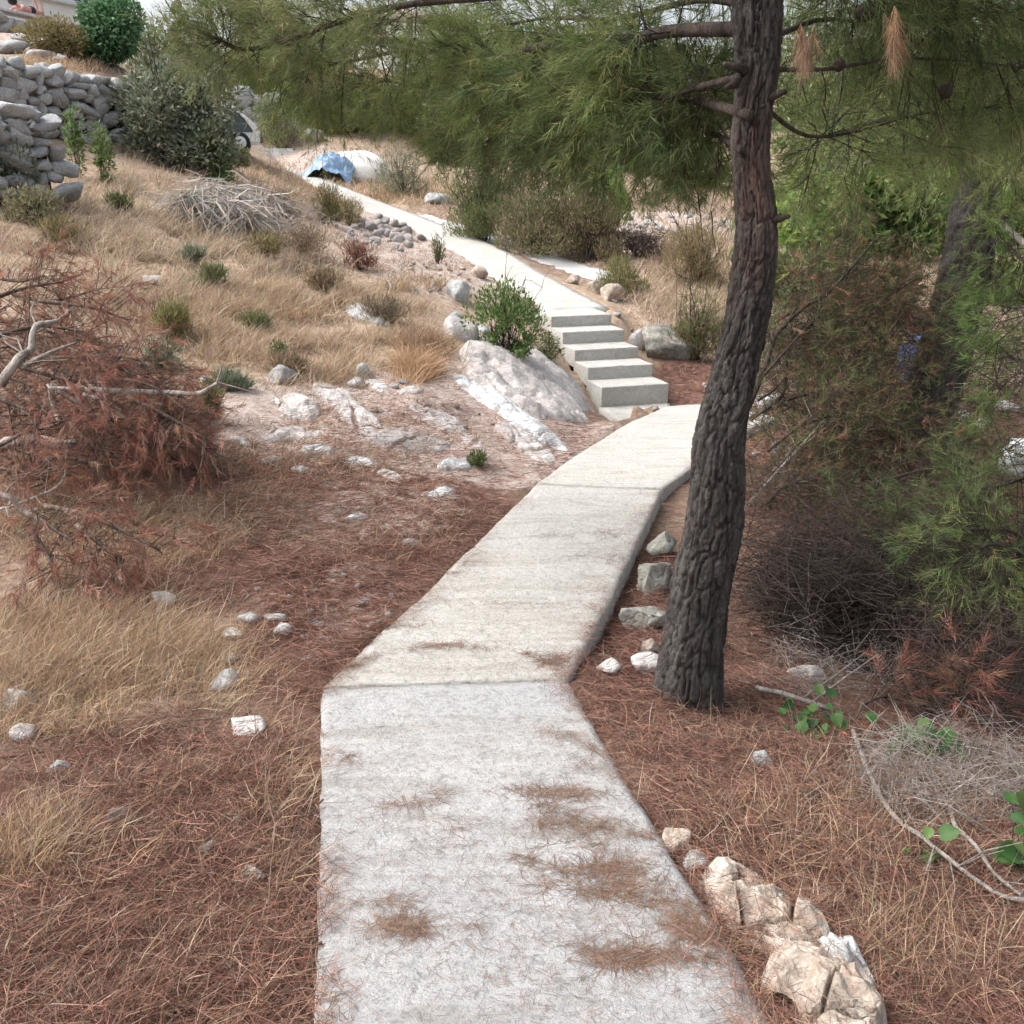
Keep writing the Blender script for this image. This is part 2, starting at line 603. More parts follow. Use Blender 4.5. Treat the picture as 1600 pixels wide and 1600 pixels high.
ctrl = []
for px, py, z in [
    # near, left of the path
    (0, 1600, 2.22), (250, 1600, 2.28), (470, 1560, 2.38), (0, 1350, 2.95), (250, 1350, 3.0), (480, 1300, 3.15),
    (0, 1100, 4.1), (250, 1100, 4.2), (480, 1090, 4.25), (0, 950, 5.0), (300, 950, 5.15), (600, 960, 5.3),
    (0, 850, 6.0), (400, 850, 6.15), (720, 850, 6.35), (0, 750, 6.9), (450, 750, 7.3), (800, 758, 7.8),
    (150, 680, 7.8), (350, 650, 8.6), (600, 650, 9.3), (800, 650, 10.4), (860, 722, 8.9), (900, 685, 10.4), (925, 655, 13.0),
    (100, 560, 9.4), (350, 550, 10.5), (600, 550, 11.5), (720, 540, 12.5), (850, 540, 15.0),
    (100, 400, 12.3), (250, 400, 12.9), (400, 430, 13.5), (600, 430, 15), (740, 440, 17.2),
    (60, 300, 14.3), (150, 300, 16.2), (300, 300, 18), (450, 320, 21), (560, 350, 24), (640, 400, 21),
    (130, 225, 19), (250, 262, 19.5), (210, 200, 21.5), (350, 245, 28), (450, 300, 29), 
    (0, 116, 22), (120, 118, 23.5), (60, 96, 27), (0, 90, 28), (0, 62, 33), (100, 62, 34), (200, 110, 27),
    (300, 120, 36), (420, 200, 43), (560, 225, 42), (560, 270, 37), (650, 290, 33),
    (400, 128, 47), (560, 150, 48), (0, 30, 42), (150, 45, 46),
    # right of the path
    (1300, 1600, 2.32), (1600, 1600, 2.4), (1150, 1350, 2.98), (1600, 1350, 3.1), (950, 1100, 4.32), (1075, 1105, 4.45),
    (1300, 1130, 4.45), (1600, 1150, 4.4), (960, 960, 5.4), (1010, 850, 6.6), (1300, 920, 6.3), (1600, 920, 6.3),
    (1070, 765, 8.0), (1300, 780, 8.6), (1600, 780, 8.6), (1150, 700, 10.2), (1400, 690, 10.0), (1600, 680, 10.6),
    (1280, 640, 13.2), (1420, 610, 14.3), (1600, 610, 14.3), (1075, 590, 15.6), (1050, 545, 16.8), (1300, 560, 18), (1550, 560, 18),
    (985, 475, 18.3), (1000, 440, 21.5), (900, 410, 23), (1100, 400, 23.5), (1000, 350, 28), (1100, 345, 28),
    (760, 350, 27.5), (1300, 440, 26), (1550, 440, 26), (1250, 340, 36), (1550, 340, 36), (900, 290, 38), (700, 290, 35),
    (1000, 230, 50), (1500, 230, 50), (700, 170, 55), (640, 118, 60), (1100, 150, 70), (1600, 150, 70),
]:
    ctrl.append(P(px, py, z))
for x, y, zz in [(-4, -3, .15), (0, -3, .1), (4, -3, 0), (-9, 2, .35), (9, 2, -.7), (-14, 8, 1.2), (12, 9, -1.5), (-20, 16, 3.4), (18, 20, -1.5),
                 (-8, -8, .3), (8, -8, .2), (-30, 26, 6), (30, 30, -.5), (-36, 40, 8), (40, 60, 4), (-50, 80, 10), (0, 90, 10.5), (50, 90, 9),
                 (-20, 65, 9), (0, 75, 9.5), (-90, 30, 9), (90, 30, 0), (-110, 140, 9), (0, 150, 9), (110, 140, 8), (-60, -20, 4), (60, -20, -3), (0, -30, 1)]:
    ctrl.append(np.array([x, y, zz]))
# the paving lies in the land
for L, R in ((A_L, A_R), (B_L, B_R), (C_L, C_R)):
    for a, b in zip(L, R):
        ctrl.append((a + b) / 2 - [0, 0, .06])
for i in range(6):
    ctrl.append(ST_B + ST_D * ST_T * i + ST_W * .55 + [0, 0, max(0, ST_R1 + ST_R * (i - 1)) - .2])
for c in U_C[1:]:
    ctrl.append(c - [0, 0, .06])
for c in T_C:
    ctrl.append(c - [0, 0, .02])
ctrl = np.array(ctrl)


def tps(r2):
    return np.where(r2 > 1e-12, .5 * r2 * np.log(np.maximum(r2, 1e-12)), 0)


nC = len(ctrl)
S = 10.0
cx = ctrl[:, :2] / S
K = tps(((cx[:, None] - cx[None]) ** 2).sum(-1)) + np.eye(nC) * 2e-4
Q = np.c_[np.ones(nC), cx]
Amat = np.block([[K, Q], [Q.T, np.zeros((3, 3))]])
sol = np.linalg.solve(Amat, np.r_[ctrl[:, 2], np.zeros(3)])


def land(x, y):
    x, y = np.asarray(x, float), np.asarray(y, float)
    s = x.shape
    xy = np.stack([x.ravel(), y.ravel()], -1) / S
    out = np.zeros(len(xy))
    for i in range(0, len(xy), 20000):
        q = xy[i:i + 20000]
        out[i:i + 20000] = tps(((q[:, None] - cx[None]) ** 2).sum(-1)) @ sol[:nC] + sol[nC] + q @ sol[nC + 1:]
    return out.reshape(s)


def axis(lo, hi, c, d0, k, flat):
    out = [c]
    for sgn, lim in ((1, hi), (-1, lo)):
        x, o = c, []
        while (x < lim) if sgn > 0 else (x > lim):
            x += sgn * (d0 + k * max(0, abs(x - c) - flat))
            o.append(x)
        out = out + o if sgn > 0 else o[::-1] + out
    return np.array(out)


GX = axis(-150, 150, 0, .075, .03, 2.6)
GY = axis(-40, 190, 3, .07, .022, 2.5)
gx, gy = np.meshgrid(GX, GY)
GZ = land(gx, gy)
far = np.hypot(gx, gy)
GZ += (fbm2(gx * 1.1, gy * 1.1, 3, 4) - .5) * .22 * sstep(1, 9, far) + (fbm2(gx * 3.1, gy * 3.1, 9, 4) - .5) * .11
GZ += (fbm2(gx * .25, gy * .25, 29, 3) - .5) * .9 * sstep(14, 40, far)


def carve(L, R, offL, offR, sink, reach=.55):
    """lay the land against a strip of paving"""
    global GZ
    L, R = np.asarray(L), np.asarray(R)
    best = np.full(gx.shape, 1e9)
    tz = np.zeros(gx.shape)
    side = np.zeros(gx.shape)
    hw = np.zeros(gx.shape)
    C = (L + R) / 2
    for i in range(len(C) - 1):
        a, b = C[i], C[i + 1]
        d = b[:2] - a[:2]
        t = np.clip(((gx - a[0]) * d[0] + (gy - a[1]) * d[1]) / (d @ d), 0, 1)
        dx, dy = gx - (a[0] + t * d[0]), gy - (a[1] + t * d[1])
        r = np.hypot(dx, dy)
        m = r < best
        best = np.where(m, r, best)
        tz = np.where(m, a[2] + t * (b[2] - a[2]), tz)
        side = np.where(m, np.sign(dx * d[1] - dy * d[0]), side)
        w = np.linalg.norm((R[i] - L[i])[:2]) * (1 - t) + np.linalg.norm((R[i + 1] - L[i + 1])[:2]) * t
        # only the part of the width square to the run counts
        u = unit(d)
        wi = abs((R[i] - L[i])[:2] @ np.array([u[1], -u[0]])) * (1 - t) + abs((R[i + 1] - L[i + 1])[:2] @ np.array([u[1], -u[0]])) * t
        hw = np.where(m, wi / 2, hw)
    edge = tz - np.where(side > 0, offR, offL)
    out = sstep(0, reach, best - hw)
    z = np.where(best < hw - .04, np.minimum(GZ, tz - sink), edge * (1 - out) + GZ * out)
    GZ = np.where(best < hw + reach, z, GZ)


carve(T_L, T_R, .0, .0, .05, .4)
carve(U_L, U_R, .03, .03, .12)
sL = [ST_B + ST_D * (ST_T * i) + [0, 0, z] for i, z in ((-.9, 0), (0, 0), (1, .32), (5, TOPZ - ST_B[2]))]
carve(sL, [p + ST_W * PW for p in sL], .16, .12, .3, .5)
carve(C_L, C_R, .03, .07, .14)
carve(B_L, B_R, .03, .11, .16)
carve(A_L, A_R, .025, .045, .14)


def sink_under(L, R, d):
    """no land stands above the concrete"""
    global GZ
    for i in range(len(L) - 1):
        for tri in ((L[i], R[i], R[i + 1]), (L[i], R[i + 1], L[i + 1])):
            a_, b_, c_ = tri
            d0 = (b_[1] - c_[1]) * (a_[0] - c_[0]) + (c_[0] - b_[0]) * (a_[1] - c_[1])
            u = ((b_[1] - c_[1]) * (gx - c_[0]) + (c_[0] - b_[0]) * (gy - c_[1])) / d0
            v = ((c_[1] - a_[1]) * (gx - c_[0]) + (a_[0] - c_[0]) * (gy - c_[1])) / d0
            w = 1 - u - v
            ok = (u > -.02) & (v > -.02) & (w > -.02)
            GZ = np.where(ok, np.minimum(GZ, u * a_[2] + v * b_[2] + w * c_[2] - d), GZ)


for L_, R_ in ((A_L, A_R), (B_L, B_R), (C_L, C_R), (U_L, U_R)):
    sink_under(L_, R_, .05)


def gz(x, y):
    x, y = np.asarray(x, float), np.asarray(y, float)
    i = np.clip(np.searchsorted(GX, x) - 1, 0, len(GX) - 2)
    j = np.clip(np.searchsorted(GY, y) - 1, 0, len(GY) - 2)
    fx = np.clip((x - GX[i]) / (GX[i + 1] - GX[i]), 0, 1)
    fy = np.clip((y - GY[j]) / (GY[j + 1] - GY[j]), 0, 1)
    return (GZ[j, i] * (1 - fx) + GZ[j, i + 1] * fx) * (1 - fy) + (GZ[j + 1, i] * (1 - fx) + GZ[j + 1, i + 1] * fx) * fy


ZS = np.geomspace(1.2, 110, 420)


def hit(px, py):
    """where the sight line through a pixel meets the land: points (n,3) and depth"""
    px, py = np.atleast_1d(np.asarray(px, float)), np.atleast_1d(np.asarray(py, float))
    zc = np.full(len(px), np.nan)
    for i in range(0, len(px), 4000):
        a, b = px[i:i + 4000], py[i:i + 4000]
        p = P(a[:, None], b[:, None], np.broadcast_to(ZS, (len(a), len(ZS))))
        h = p[..., 2] - gz(p[..., 0], p[..., 1])
        below = h < 0
        k = np.argmax(below, 1)
        ok = below.any(1) & (k > 0)
        k = np.maximum(k, 1)
        r = np.arange(len(a))
        h0, h1 = h[r, k - 1], h[r, k]
        t = h0 / np.maximum(h0 - h1, 1e-9)
        zc[i:i + 4000] = np.where(ok, ZS[k - 1] + t * (ZS[k] - ZS[k - 1]), np.nan)
    p = P(px, py, np.where(np.isnan(zc), 60, zc))
    p[:, 2] = np.where(np.isnan(zc), p[:, 2], gz(p[:, 0], p[:, 1]))
    return p, zc


def at(px, py):
    p, z = hit([px], [py])
    return p[0], float(z[0])


def on_paving(x, y, m=0.0):
    """True where a point lies on the concrete"""
    ins = np.zeros(np.shape(x), bool)
    for L, R in ((A_L, A_R), (B_L, B_R), (C_L, C_R), (U_L, U_R), (sL, [p + ST_W * PW for p in sL])):
        poly = np.array([p[:2] for p in L] + [p[:2] for p in list(R)[::-1]])
        n = len(poly)
        c = np.zeros(np.shape(x), bool)
        for i in range(n):
            (x0, y0), (x1, y1) = poly[i], poly[(i + 1) % n]
            if y0 == y1:
                continue
            cr = ((y0 > y) != (y1 > y)) & (x < (x1 - x0) * (y - y0) / (y1 - y0) + x0)
            c ^= cr
        ins |= c
    return ins


# zones of cover on the land: an ellipse is (photo px, py, rx px, ry px, strength)
def zone(X, Y, ells, soft=.5):
    """0..1 by how deep a ground point lies in any of the ellipses (taken in plan view)"""
    v = np.zeros(np.shape(X))
    for (px, py, rx, ry, s) in ells:
        c, z = at(px, py)
        e, _ = at(px + rx, py)
        u, _ = at(px, py - ry)
        d, _ = at(px, py + ry)
        ax = np.array([math.hypot(*(e - c)[:2]), max(.1, math.hypot(*(u - d)[:2]) / 2)])
        k = (u - d)[:2] / max(1e-6, np.linalg.norm((u - d)[:2]))
        cc = ((u + d) / 2)[:2]
        q = np.stack([X - cc[0], Y - cc[1]], -1)
        ly = q @ k
        lx = q @ np.array([k[1], -k[0]])
        r = np.sqrt((lx / ax[0]) ** 2 + (ly / ax[1]) ** 2)
        v = np.maximum(v, s * (1 - sstep(1 - soft, 1 + soft, r)))
    return v


ROCKY = [(520, 665, 170, 70, .9), (660, 640, 120, 60, 1.0), (800, 650, 80, 60, 1.), (590, 800, 130, 50, .6), (730, 700, 90, 60, .8), (660, 430, 70, 30, .7),
         (620, 370, 60, 30, .8), (1040, 350, 110, 20, 1.0), (560, 255, 90, 30, .5), (440, 245, 60, 15, .9), (560, 930, 90, 60, .3),
         (960, 440, 50, 20, .4), (1020, 510, 50, 40, .3), (60, 70, 60, 30, .6)]
STRAW = [(130, 1010, 200, 70, 1.0), (250, 840, 120, 60, .9), (60, 1330, 90, 60, .7), (120, 1120, 160, 60, .6), (430, 1230, 60, 130, .6), (560, 460, 130, 50, 1.0),
         (330, 390, 330, 90, .95), (450, 500, 230, 80, 1.0), (520, 580, 150, 50, .8), (230, 300, 200, 60, .9), (470, 300, 100, 30, 1.0), (60, 105, 80, 14, 1.0),
         (600, 300, 120, 25, .9), (360, 720, 120, 50, .5), (1090, 470, 110, 60, .8), (1080, 400, 90, 40, .8), (470, 760, 160, 50, .5), (40, 450, 100, 60, .8),
         (330, 1330, 120, 90, .25), (250, 1500, 220, 90, .25), (1450, 1500, 150, 90, .2), (1400, 250, 300, 60, .3), (900, 250, 300, 40, .5), (300, 130, 300, 30, .7)]
NEEDLE = [(700, 860, 120, 130, 1.0), (520, 1000, 120, 120, 1.0), (250, 1250, 260, 120, .8), (250, 1500, 300, 130, 1.0), (1250, 1300, 260, 160, 1.0), (1450, 1530, 260, 120, 1.0),
          (1000, 1000, 120, 150, 1.0), (1080, 1120, 220, 60, 1.0), (1400, 780, 260, 120, .9), (1180, 720, 120, 60, .8), (600, 720, 200, 60, .8), (880, 690, 60, 40, 1.),
          (450, 700, 200, 60, .7), (1080, 600, 60, 40, 1.0), (350, 900, 200, 60, .7), (1500, 1150, 160, 120, .8), (1450, 650, 200, 60, .8)]
zr = zone(gx, gy, ROCKY)
zs = zone(gx, gy, STRAW)
zn = zone(gx, gy, NEEDLE)

# ground
m, nt, b = new_mat('hillside_ground')
geo = nt.nodes.new('ShaderNodeNewGeometry')
pos = geo.outputs['Position']
at_ = nd(nt, 'ShaderNodeAttribute', attribute_name='tint')
sep = nt.nodes.new('ShaderNodeSeparateColor')
nt.links.new(at_.outputs['Color'], sep.inputs[0])
n1 = noise_node(nt, 1.6, 8, .7, vec=pos)
n2 = noise_node(nt, 9, 7, .7, vec=pos)
n3 = noise_node(nt, 45, 5, .7, vec=pos)
soil = ramp(nt, n2, [(.3, (.15, .095, .065)), (.5, (.27, .19, .14)), (.7, (.42, .34, .27))])
ndl = ramp(nt, n2, [(.3, (.05, .028, .022)), (.48, (.15, .08, .06)), (.7, (.27, .155, .115))])
stw = ramp(nt, n2, [(.28, (.2, .14, .1)), (.5, (.4, .3, .215)), (.72, (.56, .47, .37))])
rck = ramp(nt, n2, [(.3, (.30, .215, .18)), (.5, (.48, .39, .345)), (.72, (.64, .58, .545))])


def soft_mask(ch, lo, hi):
    a = nd(nt, 'ShaderNodeMath', operation='MULTIPLY_ADD')
    nt.links.new(n1, a.inputs[0])
    a.inputs[1].default_value = .9
    nt.links.new(ch, a.inputs[2])
    a2 = nd(nt, 'ShaderNodeMath', operation='MULTIPLY_ADD')
    nt.links.new(n2, a2.inputs[0])
    a2.inputs[1].default_value = .7
    nt.links.new(a.outputs[0], a2.inputs[2])
    return ramp(nt, a2.outputs[0], [(lo, g3(0)), (hi, g3(1))])


# ramps clamp at 1, so masks are halved first
def halved(ch):
    h = nd(nt, 'ShaderNodeMath', operation='MULTIPLY')
    nt.links.new(ch, h.inputs[0])
    h.inputs[1].default_value = .45
    s = nd(nt, 'ShaderNodeMath', operation='SUBTRACT')
    nt.links.new(h.outputs[0], s.inputs[0])
    s.inputs[1].default_value = .5
    return s.outputs[0]


col = mixc(nt, soft_mask(halved(sep.outputs[1]), .36, .56), soil, stw)
col = mixc(nt, soft_mask(halved(sep.outputs[0]), .34, .54), col, ndl)
col = mixc(nt, soft_mask(halved(sep.outputs[2]), .46, .6), col, rck)
col = mixc(nt, .6, col, ramp(nt, n3, [(.3, g3(.45)), (.6, g3(1.15))]), 'MULTIPLY')
nt.links.new(col, b.inputs['Base Color'])
ad = nd(nt, 'ShaderNodeMath', operation='MULTIPLY_ADD')
nt.links.new(n3, ad.inputs[0])
ad.inputs[1].default_value = .5
nt.links.new(n2, ad.inputs[2])
bump(nt, b, ad.outputs[0], .9, .05)
b.inputs['Roughness'].default_value = .95
M['ground'] = m

ny, nx = gx.shape
ii = (np.arange(ny - 1)[:, None] * nx + np.arange(nx - 1)[None]).ravel()
# bare rock shows as slightly raised ribs
GZv = GZ + zr * (fbm2(gx * 2.3 + gy * 1.1, gy * 2.0, 41, 3) - .5) * .16 * (~on_paving(gx, gy))
GZ = np.where(on_paving(gx, gy), GZ, GZv)
gV = np.stack([gx, gy, GZ], -1).reshape(-1, 3)
ground = obj('ground', gV, [np.stack([ii, ii + 1, ii + nx + 1, ii + nx], -1)], M['ground'],
             tint=np.stack([zn, zs, zr], -1).reshape(-1, 3), smooth=True)
kind(ground, 'structure')
ground['label'] = 'sloping hillside ground of red needle litter, dry grass and bare limestone'


# ------------------------------------------------------------------ paving
def interp_rows(L, R, du, nv):
    L, R = np.asarray(L, float), np.asarray(R, float)
    rows = []
    for i in range(len(L) - 1):
        n = max(1, int(np.linalg.norm(L[i + 1] - L[i]) / du))
        for k in range(n):
            t = k / n
            rows.append((L[i] * (1 - t) + L[i + 1] * t, R[i] * (1 - t) + R[i + 1] * t))
    rows.append((L[-1], R[-1]))
    a = np.array([r[0] for r in rows])
    c = np.array([r[1] for r in rows])
    t = np.linspace(0, 1, nv)
    return a[:, None] * (1 - t[None, :, None]) + c[:, None] * t[None, :, None]


def slab(name, L, R, mat, parent, thick=.15, du=.04, nv=28, rough=.006, jag=.012, seed=0):
    G = interp_rows(L, R, du, nv)
    nu = G.shape[0]
    X, Y = G[..., 0], G[..., 1]
    G[..., 2] += (fbm2(X * 9, Y * 9, seed, 4) - .5) * rough * 2 + (fbm2(X * 1.3, Y * 1.3, seed + 5, 2) - .5) * rough * 2
    side = unit(G[:, -1] - G[:, 0])
    G[:, 0] += side * ((fbm2(X[:, 0] * 6, Y[:, 0] * 6, seed + 1, 4) - .5) * jag * 2)[:, None]
    G[:, -1] += side * ((fbm2(X[:, -1] * 6, Y[:, -1] * 6, seed + 2, 4) - .5) * jag * 2)[:, None]
    G[:, 0, 2] -= .008
    G[:, -1, 2] -= .008
    V = G.reshape(-1, 3)
    n = nu * nv
    idx = np.arange(n).reshape(nu, nv)
    q = np.stack([idx[:-1, :-1], idx[:-1, 1:], idx[1:, 1:], idx[1:, :-1]], -1).reshape(-1, 4)
    rim = np.concatenate([idx[0], idx[1:, -1], idx[-1, -2::-1], idx[-2:0:-1, 0]])
    low = V[rim] - [0, 0, thick]
    k = len(rim)
    r2 = n + np.arange(k)
    w = np.stack([rim, r2, np.roll(r2, -1), np.roll(rim, -1)], -1)
    return obj(name, np.concatenate([V, low]), [q, w], mat, parent, smooth=False)


path = thing('concrete_path', '', '', (0, 3, 0))
del path['label'], path['category']
path['kind'] = 'structure'
path['label'] = 'pale concrete footpath of long slabs winding up to the steps'
slab('slab', A_L, A_R, M['concrete'], path, .14, .03, 40, .009, .013, 3)
gap = .006
slab('slab', B_L, B_R, M['concrete_warm'], path, .17, .035, 34, .007, .011, 13)
slab('slab', C_L, C_R, M['concrete_warm'], path, .16, .05, 24, .006, .011, 23)
slab('slab', U_L, U_R, M['concrete_warm'], path, .14, .2, 8, .012, .03, 33)
# grey landing at the foot of the stairs
land_L = [ST_B + ST_D * -1.05 + ST_W * -.02, ST_B + ST_D * .02 + ST_W * -.02]
land_R = [ST_B + ST_D * -.25 + ST_W * 1.0, ST_B + ST_D * .02 + ST_W * 1.14]
for p in land_L + land_R:
    p[2] -= .012
land_L[0][2] -= .05
slab('landing', land_L, land_R, M['step_concrete'], path, .12, .06, 16, .004, .02, 43)

track = slab('gravel_track', T_L, T_R, M['gravel'], None, .05, .12, 12, .03, .12, 53)
kind(track, 'structure')
track['label'] = 'grey gravel track joining the upper path from the right'


def box(o, ex, ey, ez):
    """corner o and three edge vectors"""
    o, ex, ey, ez = (np.asarray(v, float) for v in (o, ex, ey, ez))
    V = np.array([o, o + ex, o + ex + ey, o + ey, o + ez, o + ex + ez, o + ex + ey + ez, o + ey + ez])
    return V, [np.array([[0, 3, 2, 1], [4, 5, 6, 7], [0, 1, 5, 4], [1, 2, 6, 5], [2, 3, 7, 6], [3, 0, 4, 7]])]


def bevel_box(name, o, ex, ey, ez, mat, parent, w=.008, seg=2):
    V, fs = box(o, ex, ey, ez)
    V = V - WORLDLOC(parent)
    bm = bmesh.new()
    vs = [bm.verts.new(v) for v in V]
    for f in fs[0]:
        bm.faces.new([vs[i] for i in f])
    bmesh.ops.bevel(bm, geom=bm.edges[:], offset=w, segments=seg, affect='EDGES', profile=.5)
    me = bpy.data.meshes.new(name)
    bm.to_mesh(me)
    bm.free()
    me.materials.append(mat)
    return link(name, me, parent)


steps = thing('concrete_steps', 'five pale concrete steps climbing from the footpath beside a bush', 'steps', ST_B)
for i in range(5):
    z1 = ST_R1 + ST_R * i
    z0 = -.12 if i == 0 else z1 - ST_R - .10
    run = ST_T + .05 if i < 4 else 1.25
    back = ST_B + ST_D * (ST_T * i) + ST_W * (.003 * (i % 2))
    if i == 4:
        run = 1.0
    o = bevel_box('step', back + [0, 0, z0], ST_W * (PW - .006 * (i % 2)), ST_D * run, (0, 0, z1 - z0 + (.0, .006, -.005, .004, -.003)[i]), M['step_concrete'], steps, .012)
    bm = bmesh.new()
    bm.from_mesh(o.data)
    bmesh.ops.subdivide_edges(bm, edges=[e for e in bm.edges if e.calc_length() > .15], cuts=22, use_grid_fill=True)
    co = np.array([v.co for v in bm.verts])
    hn = (fbm2(co[:, 0] * 14 + co[:, 2] * 9, co[:, 1] * 14 - co[:, 2] * 11, 70 + i, 4) - .5) * .010
    chip = np.clip(fbm2(co[:, 0] * 9 + i, co[:, 1] * 9, 90 + i, 3) - .62, 0, 1) * .16
    top_ = sstep(-.02, -.002, co[:, 2] - co[:, 2].max())
    for v, a_, c_, t_ in zip(bm.verts, hn, chip, top_):
        v.co += v.normal * (a_ - c_ * t_ * (1 if abs(v.normal.z) < .95 else 0))
    bm.to_mesh(o.data)
    bm.free()


# ------------------------------------------------------------------ rocks
def plates(u, v, K, seed):
    """distance to the nearest cell border of a jittered grid, u wraps at K: 0 in the furrow, 1 on the plate; and a height per plate"""
    iu, iv = np.floor(u), np.floor(v)
    f1 = np.full(u.shape, 9.0)
    f2 = np.full(u.shape, 9.0)
    ident = np.zeros(u.shape)
    for a in (-1, 0, 1):
        for b in (-1, 0, 1):
            cu, cv = iu + a, iv + b
            w = np.mod(cu, K)
            px, py = cu + .1 + .8 * hash2(w, cv, seed), cv + .05 + .9 * hash2(w, cv, seed + 3)
            d = np.hypot(u - px, (v - py))
            hsh = hash2(w, cv, seed + 7)
            nearer = d < f1
            f2 = np.where(nearer, f1, np.minimum(f2, d))
            ident = np.where(nearer, hsh, ident)
            f1 = np.where(nearer, d, f1)
    return f2 - f1, ident


def ico(level):
    bm = bmesh.new()
    bmesh.ops.create_icosphere(bm, subdivisions=level, radius=1)
    V = np.array([v.co for v in bm.verts])
    Fc = np.array([[v.index for v in f.verts] for f in bm.faces])
    bm.free()
    return V, Fc


ICO = {k: ico(k) for k in (1, 2, 3, 4, 5)}


def noise3(p, s):
    return (fbm2(p[:, 0] + p[:, 2] * .7, p[:, 1] - p[:, 2] * .6, s, 3) + fbm2(p[:, 1] * 1.1 + 9, p[:, 2] * 1.1 + p[:, 0] * .4, s + 3, 3) - 1) * .5


def rock_shape(level, seed, cuts=9, rough=.12, box_=.0, strata=0):
    r = np.random.default_rng(seed)
    V, Fc = ICO[level]
    V = V.copy()
    if box_:
        V = np.sign(V) * np.abs(V) ** (1 - box_)
    for _ in range(cuts):
        n = r.normal(size=3)
        n /= np.linalg.norm(n)
        d = r.uniform(.46, .86)
        V -= np.maximum(0, V @ n - d)[:, None] * n
    nn = unit(V)
    V = V + nn * (noise3(V * 2.3 + seed, seed)[:, None] * rough * 2 + noise3(V * 7 + seed, seed + 5)[:, None] * rough * .7)
    if level >= 4:
        V = V + nn * noise3(V * 15 + seed, seed + 9)[:, None] * rough * .6
        if strata:
            q = V @ (np.array([.35, .25, 1.0]) / 1.1) * 4.5 + noise3(V * 2 + seed, seed + 4) * 2.2
            st = hash2(np.floor(q), np.zeros_like(q), seed)
            fr = q - np.floor(q)
            st2 = hash2(np.floor(q) + 1, np.zeros_like(q), seed)
            st = st + (st2 - st) * sstep(.86, 1.0, fr)
            V = V * (1 + ((st - .5) * strata)[:, None] * np.array([1, 1, .35]))
            w2 = np.abs(noise3(V * 1.8 + 5, seed + 21)) * 2
            V = V * (1 - np.clip(.12 - w2, 0, 1)[:, None] * 1.1)
    return V / np.abs(V).max(0), Fc


def rot(yaw, tilt=0, roll=0):
    return np.array(Matrix.Rotation(yaw, 3, 'Z') @ Matrix.Rotation(tilt, 3, 'X') @ Matrix.Rotation(roll, 3, 'Y'))


def rock(name, c, size, mat, seed, level=3, yaw=0, tilt=0, roll=0, cuts=9, rough=.12, sink=.35, parent=None, box_=0, smooth=False):
    """size = full width, depth, height; c on the ground"""
    V, Fc = rock_shape(level, seed, cuts, rough, box_)
    V = (V * np.array(size) * .5) @ rot(yaw, tilt, roll).T
    c = np.asarray(c, float) + [0, 0, size[2] * (.5 - sink)]
    me = mesh_data(name, V, [Fc], mat, smooth=smooth)
    o = link(name, me, parent)
    o.location = tuple(c - (WORLDLOC(parent) if parent is not None else 0))
    return o


